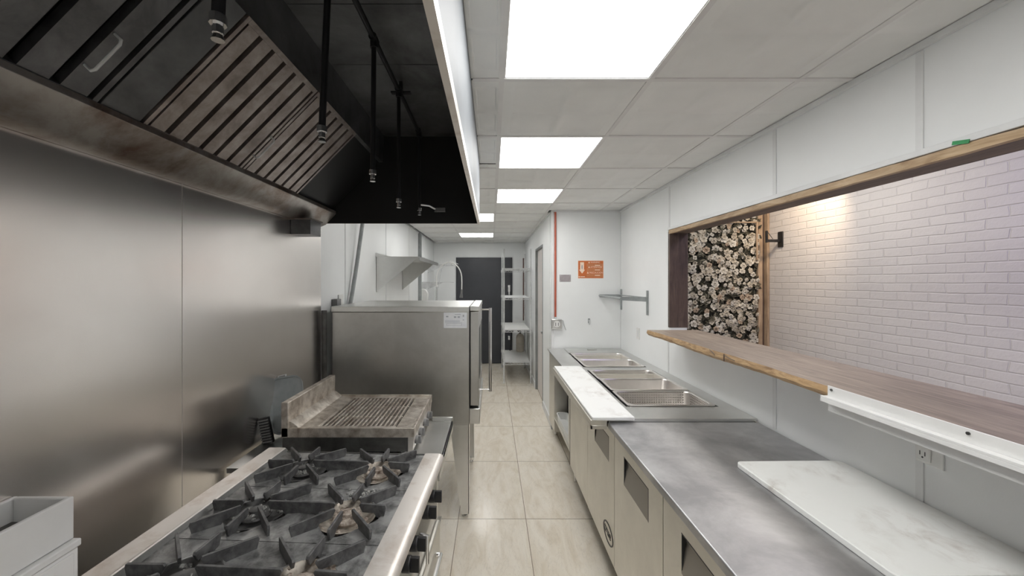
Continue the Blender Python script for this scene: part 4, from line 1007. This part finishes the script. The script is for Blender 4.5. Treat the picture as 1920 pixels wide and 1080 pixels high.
# cutting boards
cbm = MB(); cbm.loft([rrect(.672, 2.765, .115, .645, .006, PZt-.005), rrect(.672, 2.765, .118, .648, .008, PZt-.002), rrect(.672, 2.765, .118, .648, .008, PZt+.011), rrect(.672, 2.765, .115, .645, .006, PZt+.014)], 0, True, True)
for i, v in enumerate(cbm.v): cbm.v[i] = (v[0], v[1], v[2]+.0055)
tag(cbm.build('cutting_board', 'board'), 'long narrow white cutting board along the front of the prep table', 'cutting board')
cb2 = MB(); cb2.loft([rrect(0, 0, .222, .317, .018, 0), rrect(0, 0, .2245, .3195, .02, .003), rrect(0, 0, .2245, .3195, .02, .019), rrect(0, 0, .222, .317, .018, .022)], 0, True, True)
o = cb2.build('cutting_board', 'board', loc=(0, 0, 0)); o.location = (1.262, 1.31, CZ+.0005); o.rotation_euler = (0, 0, math.radians(1.0))
tag(o, 'large white cutting board with knife marks on the near worktop', 'cutting board')

# ------------------------------------------------------------------ dining room beyond
fw = thing('flower_wall', 'panel covered in cream flowers and dark leaves beyond the serving opening', 'flower wall', (2.4, YP-.03, .2))
fx0, fx1, fz0, fz1 = 1.70, 3.045, .5, 2.44
B(fx0, fx1, YP-.02, YP, fz0, fz1).build('backing', 'leaf1', fw)
rf = random.Random(21)
def bumpy(m, c, r, mi):
    # a blossom: ring of cupped petals round a core
    np_ = rf.choice((4, 5, 5, 6)); a0 = rf.uniform(0, 2*PI); tilt = rf.uniform(-.35, .35); tl2 = rf.uniform(-.35, .35)
    rot = Matrix.Rotation(tilt, 3, 'X') @ Matrix.Rotation(tl2, 3, 'Z')
    for lay, (rs_, dd) in enumerate(((1, 0), (.62, -.012))):
        for k in range(np_):
            a = a0+2*PI*k/np_+lay*.5; w = PI/np_*1.15
            pts = [(0, 0, 0)]
            for q, rad in ((-w, .72), (-w*.55, 1.0), (0, 1.08), (w*.55, 1.0), (w, .72)):
                rr_ = r*rs_*rad*rf.uniform(.88, 1.1)
                pts.append((rr_*math.cos(a+q), -.010-.25*rr_+dd*.5, rr_*math.sin(a+q)))
            mid = (r*rs_*.55*math.cos(a), -.022+dd, r*rs_*.55*math.sin(a))
            pts.append(mid); base_ = [Vector(c)+rot @ Vector(p_) for p_ in pts]
            m.add(base_, [(6, 0, 1), (6, 1, 2), (6, 2, 3), (6, 3, 4), (6, 4, 5), (6, 5, 0)], mi)
fm = MB(); lm = MB()
z = fz0+.03; row = 0
while z < fz1-.01:
    x = fx0+.03+(row % 2)*.028
    while x < fx1-.01:
        cx, cz_ = x+rf.uniform(-.018, .018), z+rf.uniform(-.016, .016)
        u = rf.random()
        if u < .70: bumpy(fm, (cx, YP-.028-rf.uniform(0, .035), cz_), rf.uniform(.022, .042), rf.choices((0, 1, 2), (5, 5, 1.0))[0])
        for q in range(3):
            a = rf.uniform(0, 2*PI); l = rf.uniform(.025, .05); wd = l*.35
            lx, lz = cx+rf.uniform(-.03, .03), cz_+rf.uniform(-.03, .03); yy = YP-.022-rf.uniform(0, .035)
            ca, sa = math.cos(a), math.sin(a)
            lm.add([(lx-ca*l, yy, lz-sa*l), (lx-sa*wd, yy-.012, lz+ca*wd), (lx+ca*l, yy-.004, lz+sa*l), (lx+sa*wd, yy-.012, lz-ca*wd)], [(0, 1, 2), (0, 2, 3)], rf.choices((0, 1), (1, 1.2))[0])
        x += .056
    z += .05; row += 1
o = fm.build('blossoms', ['petal1', 'petal2', 'petal3'], fw, ang=60); o['kind'] = 'stuff'
o = lm.build('leaves', ['leaf1', 'leaf2'], fw); o['kind'] = 'stuff'
# mouldings at the brick corner and a picture-rail frame above the flowers
cm = thing('corner_moulding', 'tan wooden corner moulding between flower wall and brick wall', 'moulding', (3.1, YP-.03, 0))
MB().box(3.05, 3.10, YP-.05, YP, 0, 2.85).build('wide_strip', 'wood_post', cm, bevel=.006)
MB().cyl((3.112, YP-.03, 0), (3.112, YP-.03, 2.85), .012, 10).build('bead', 'wood_dark', cm)
MB().box(3.124, 3.149, YP-.09, YP-.0, 0, 2.85).build('side_strip', 'wood_post', cm, bevel=.005)
fr = thing('panel_moulding', 'tan moulding frame around the top of the flower wall', 'moulding', (2.5, YP-.03, 2.25))
MB().box(2.50, 3.02, YP-.094, YP-.074, 2.372, 2.385).box(3.0, 3.015, YP-.094, YP-.074, 1.95, 2.372).build('frame', 'wood_post', fr, bevel=.003)
lb_ = thing('wall_bracket', 'black metal wall bracket on the brick beside the moulding', 'bracket', (3.15, 4.28, 2.15))
by = 4.18; pw = 720/by
MB().box(3.138, 3.15, by-.035, by+.035, 2.08, 2.25).build('plate', 'black', lb_, bevel=.003)
MB().box(2.99, 3.138, by-.010, by+.010, 2.135, 2.165).box(2.985, 3.0, by-.012, by+.012, 2.13, 2.26).build('arm', 'black', lb_, bevel=.002)
MB().tube([(3.0, by, 2.25), (3.06, by, 2.17)], .003, 6).build('brace', 'black', lb_)
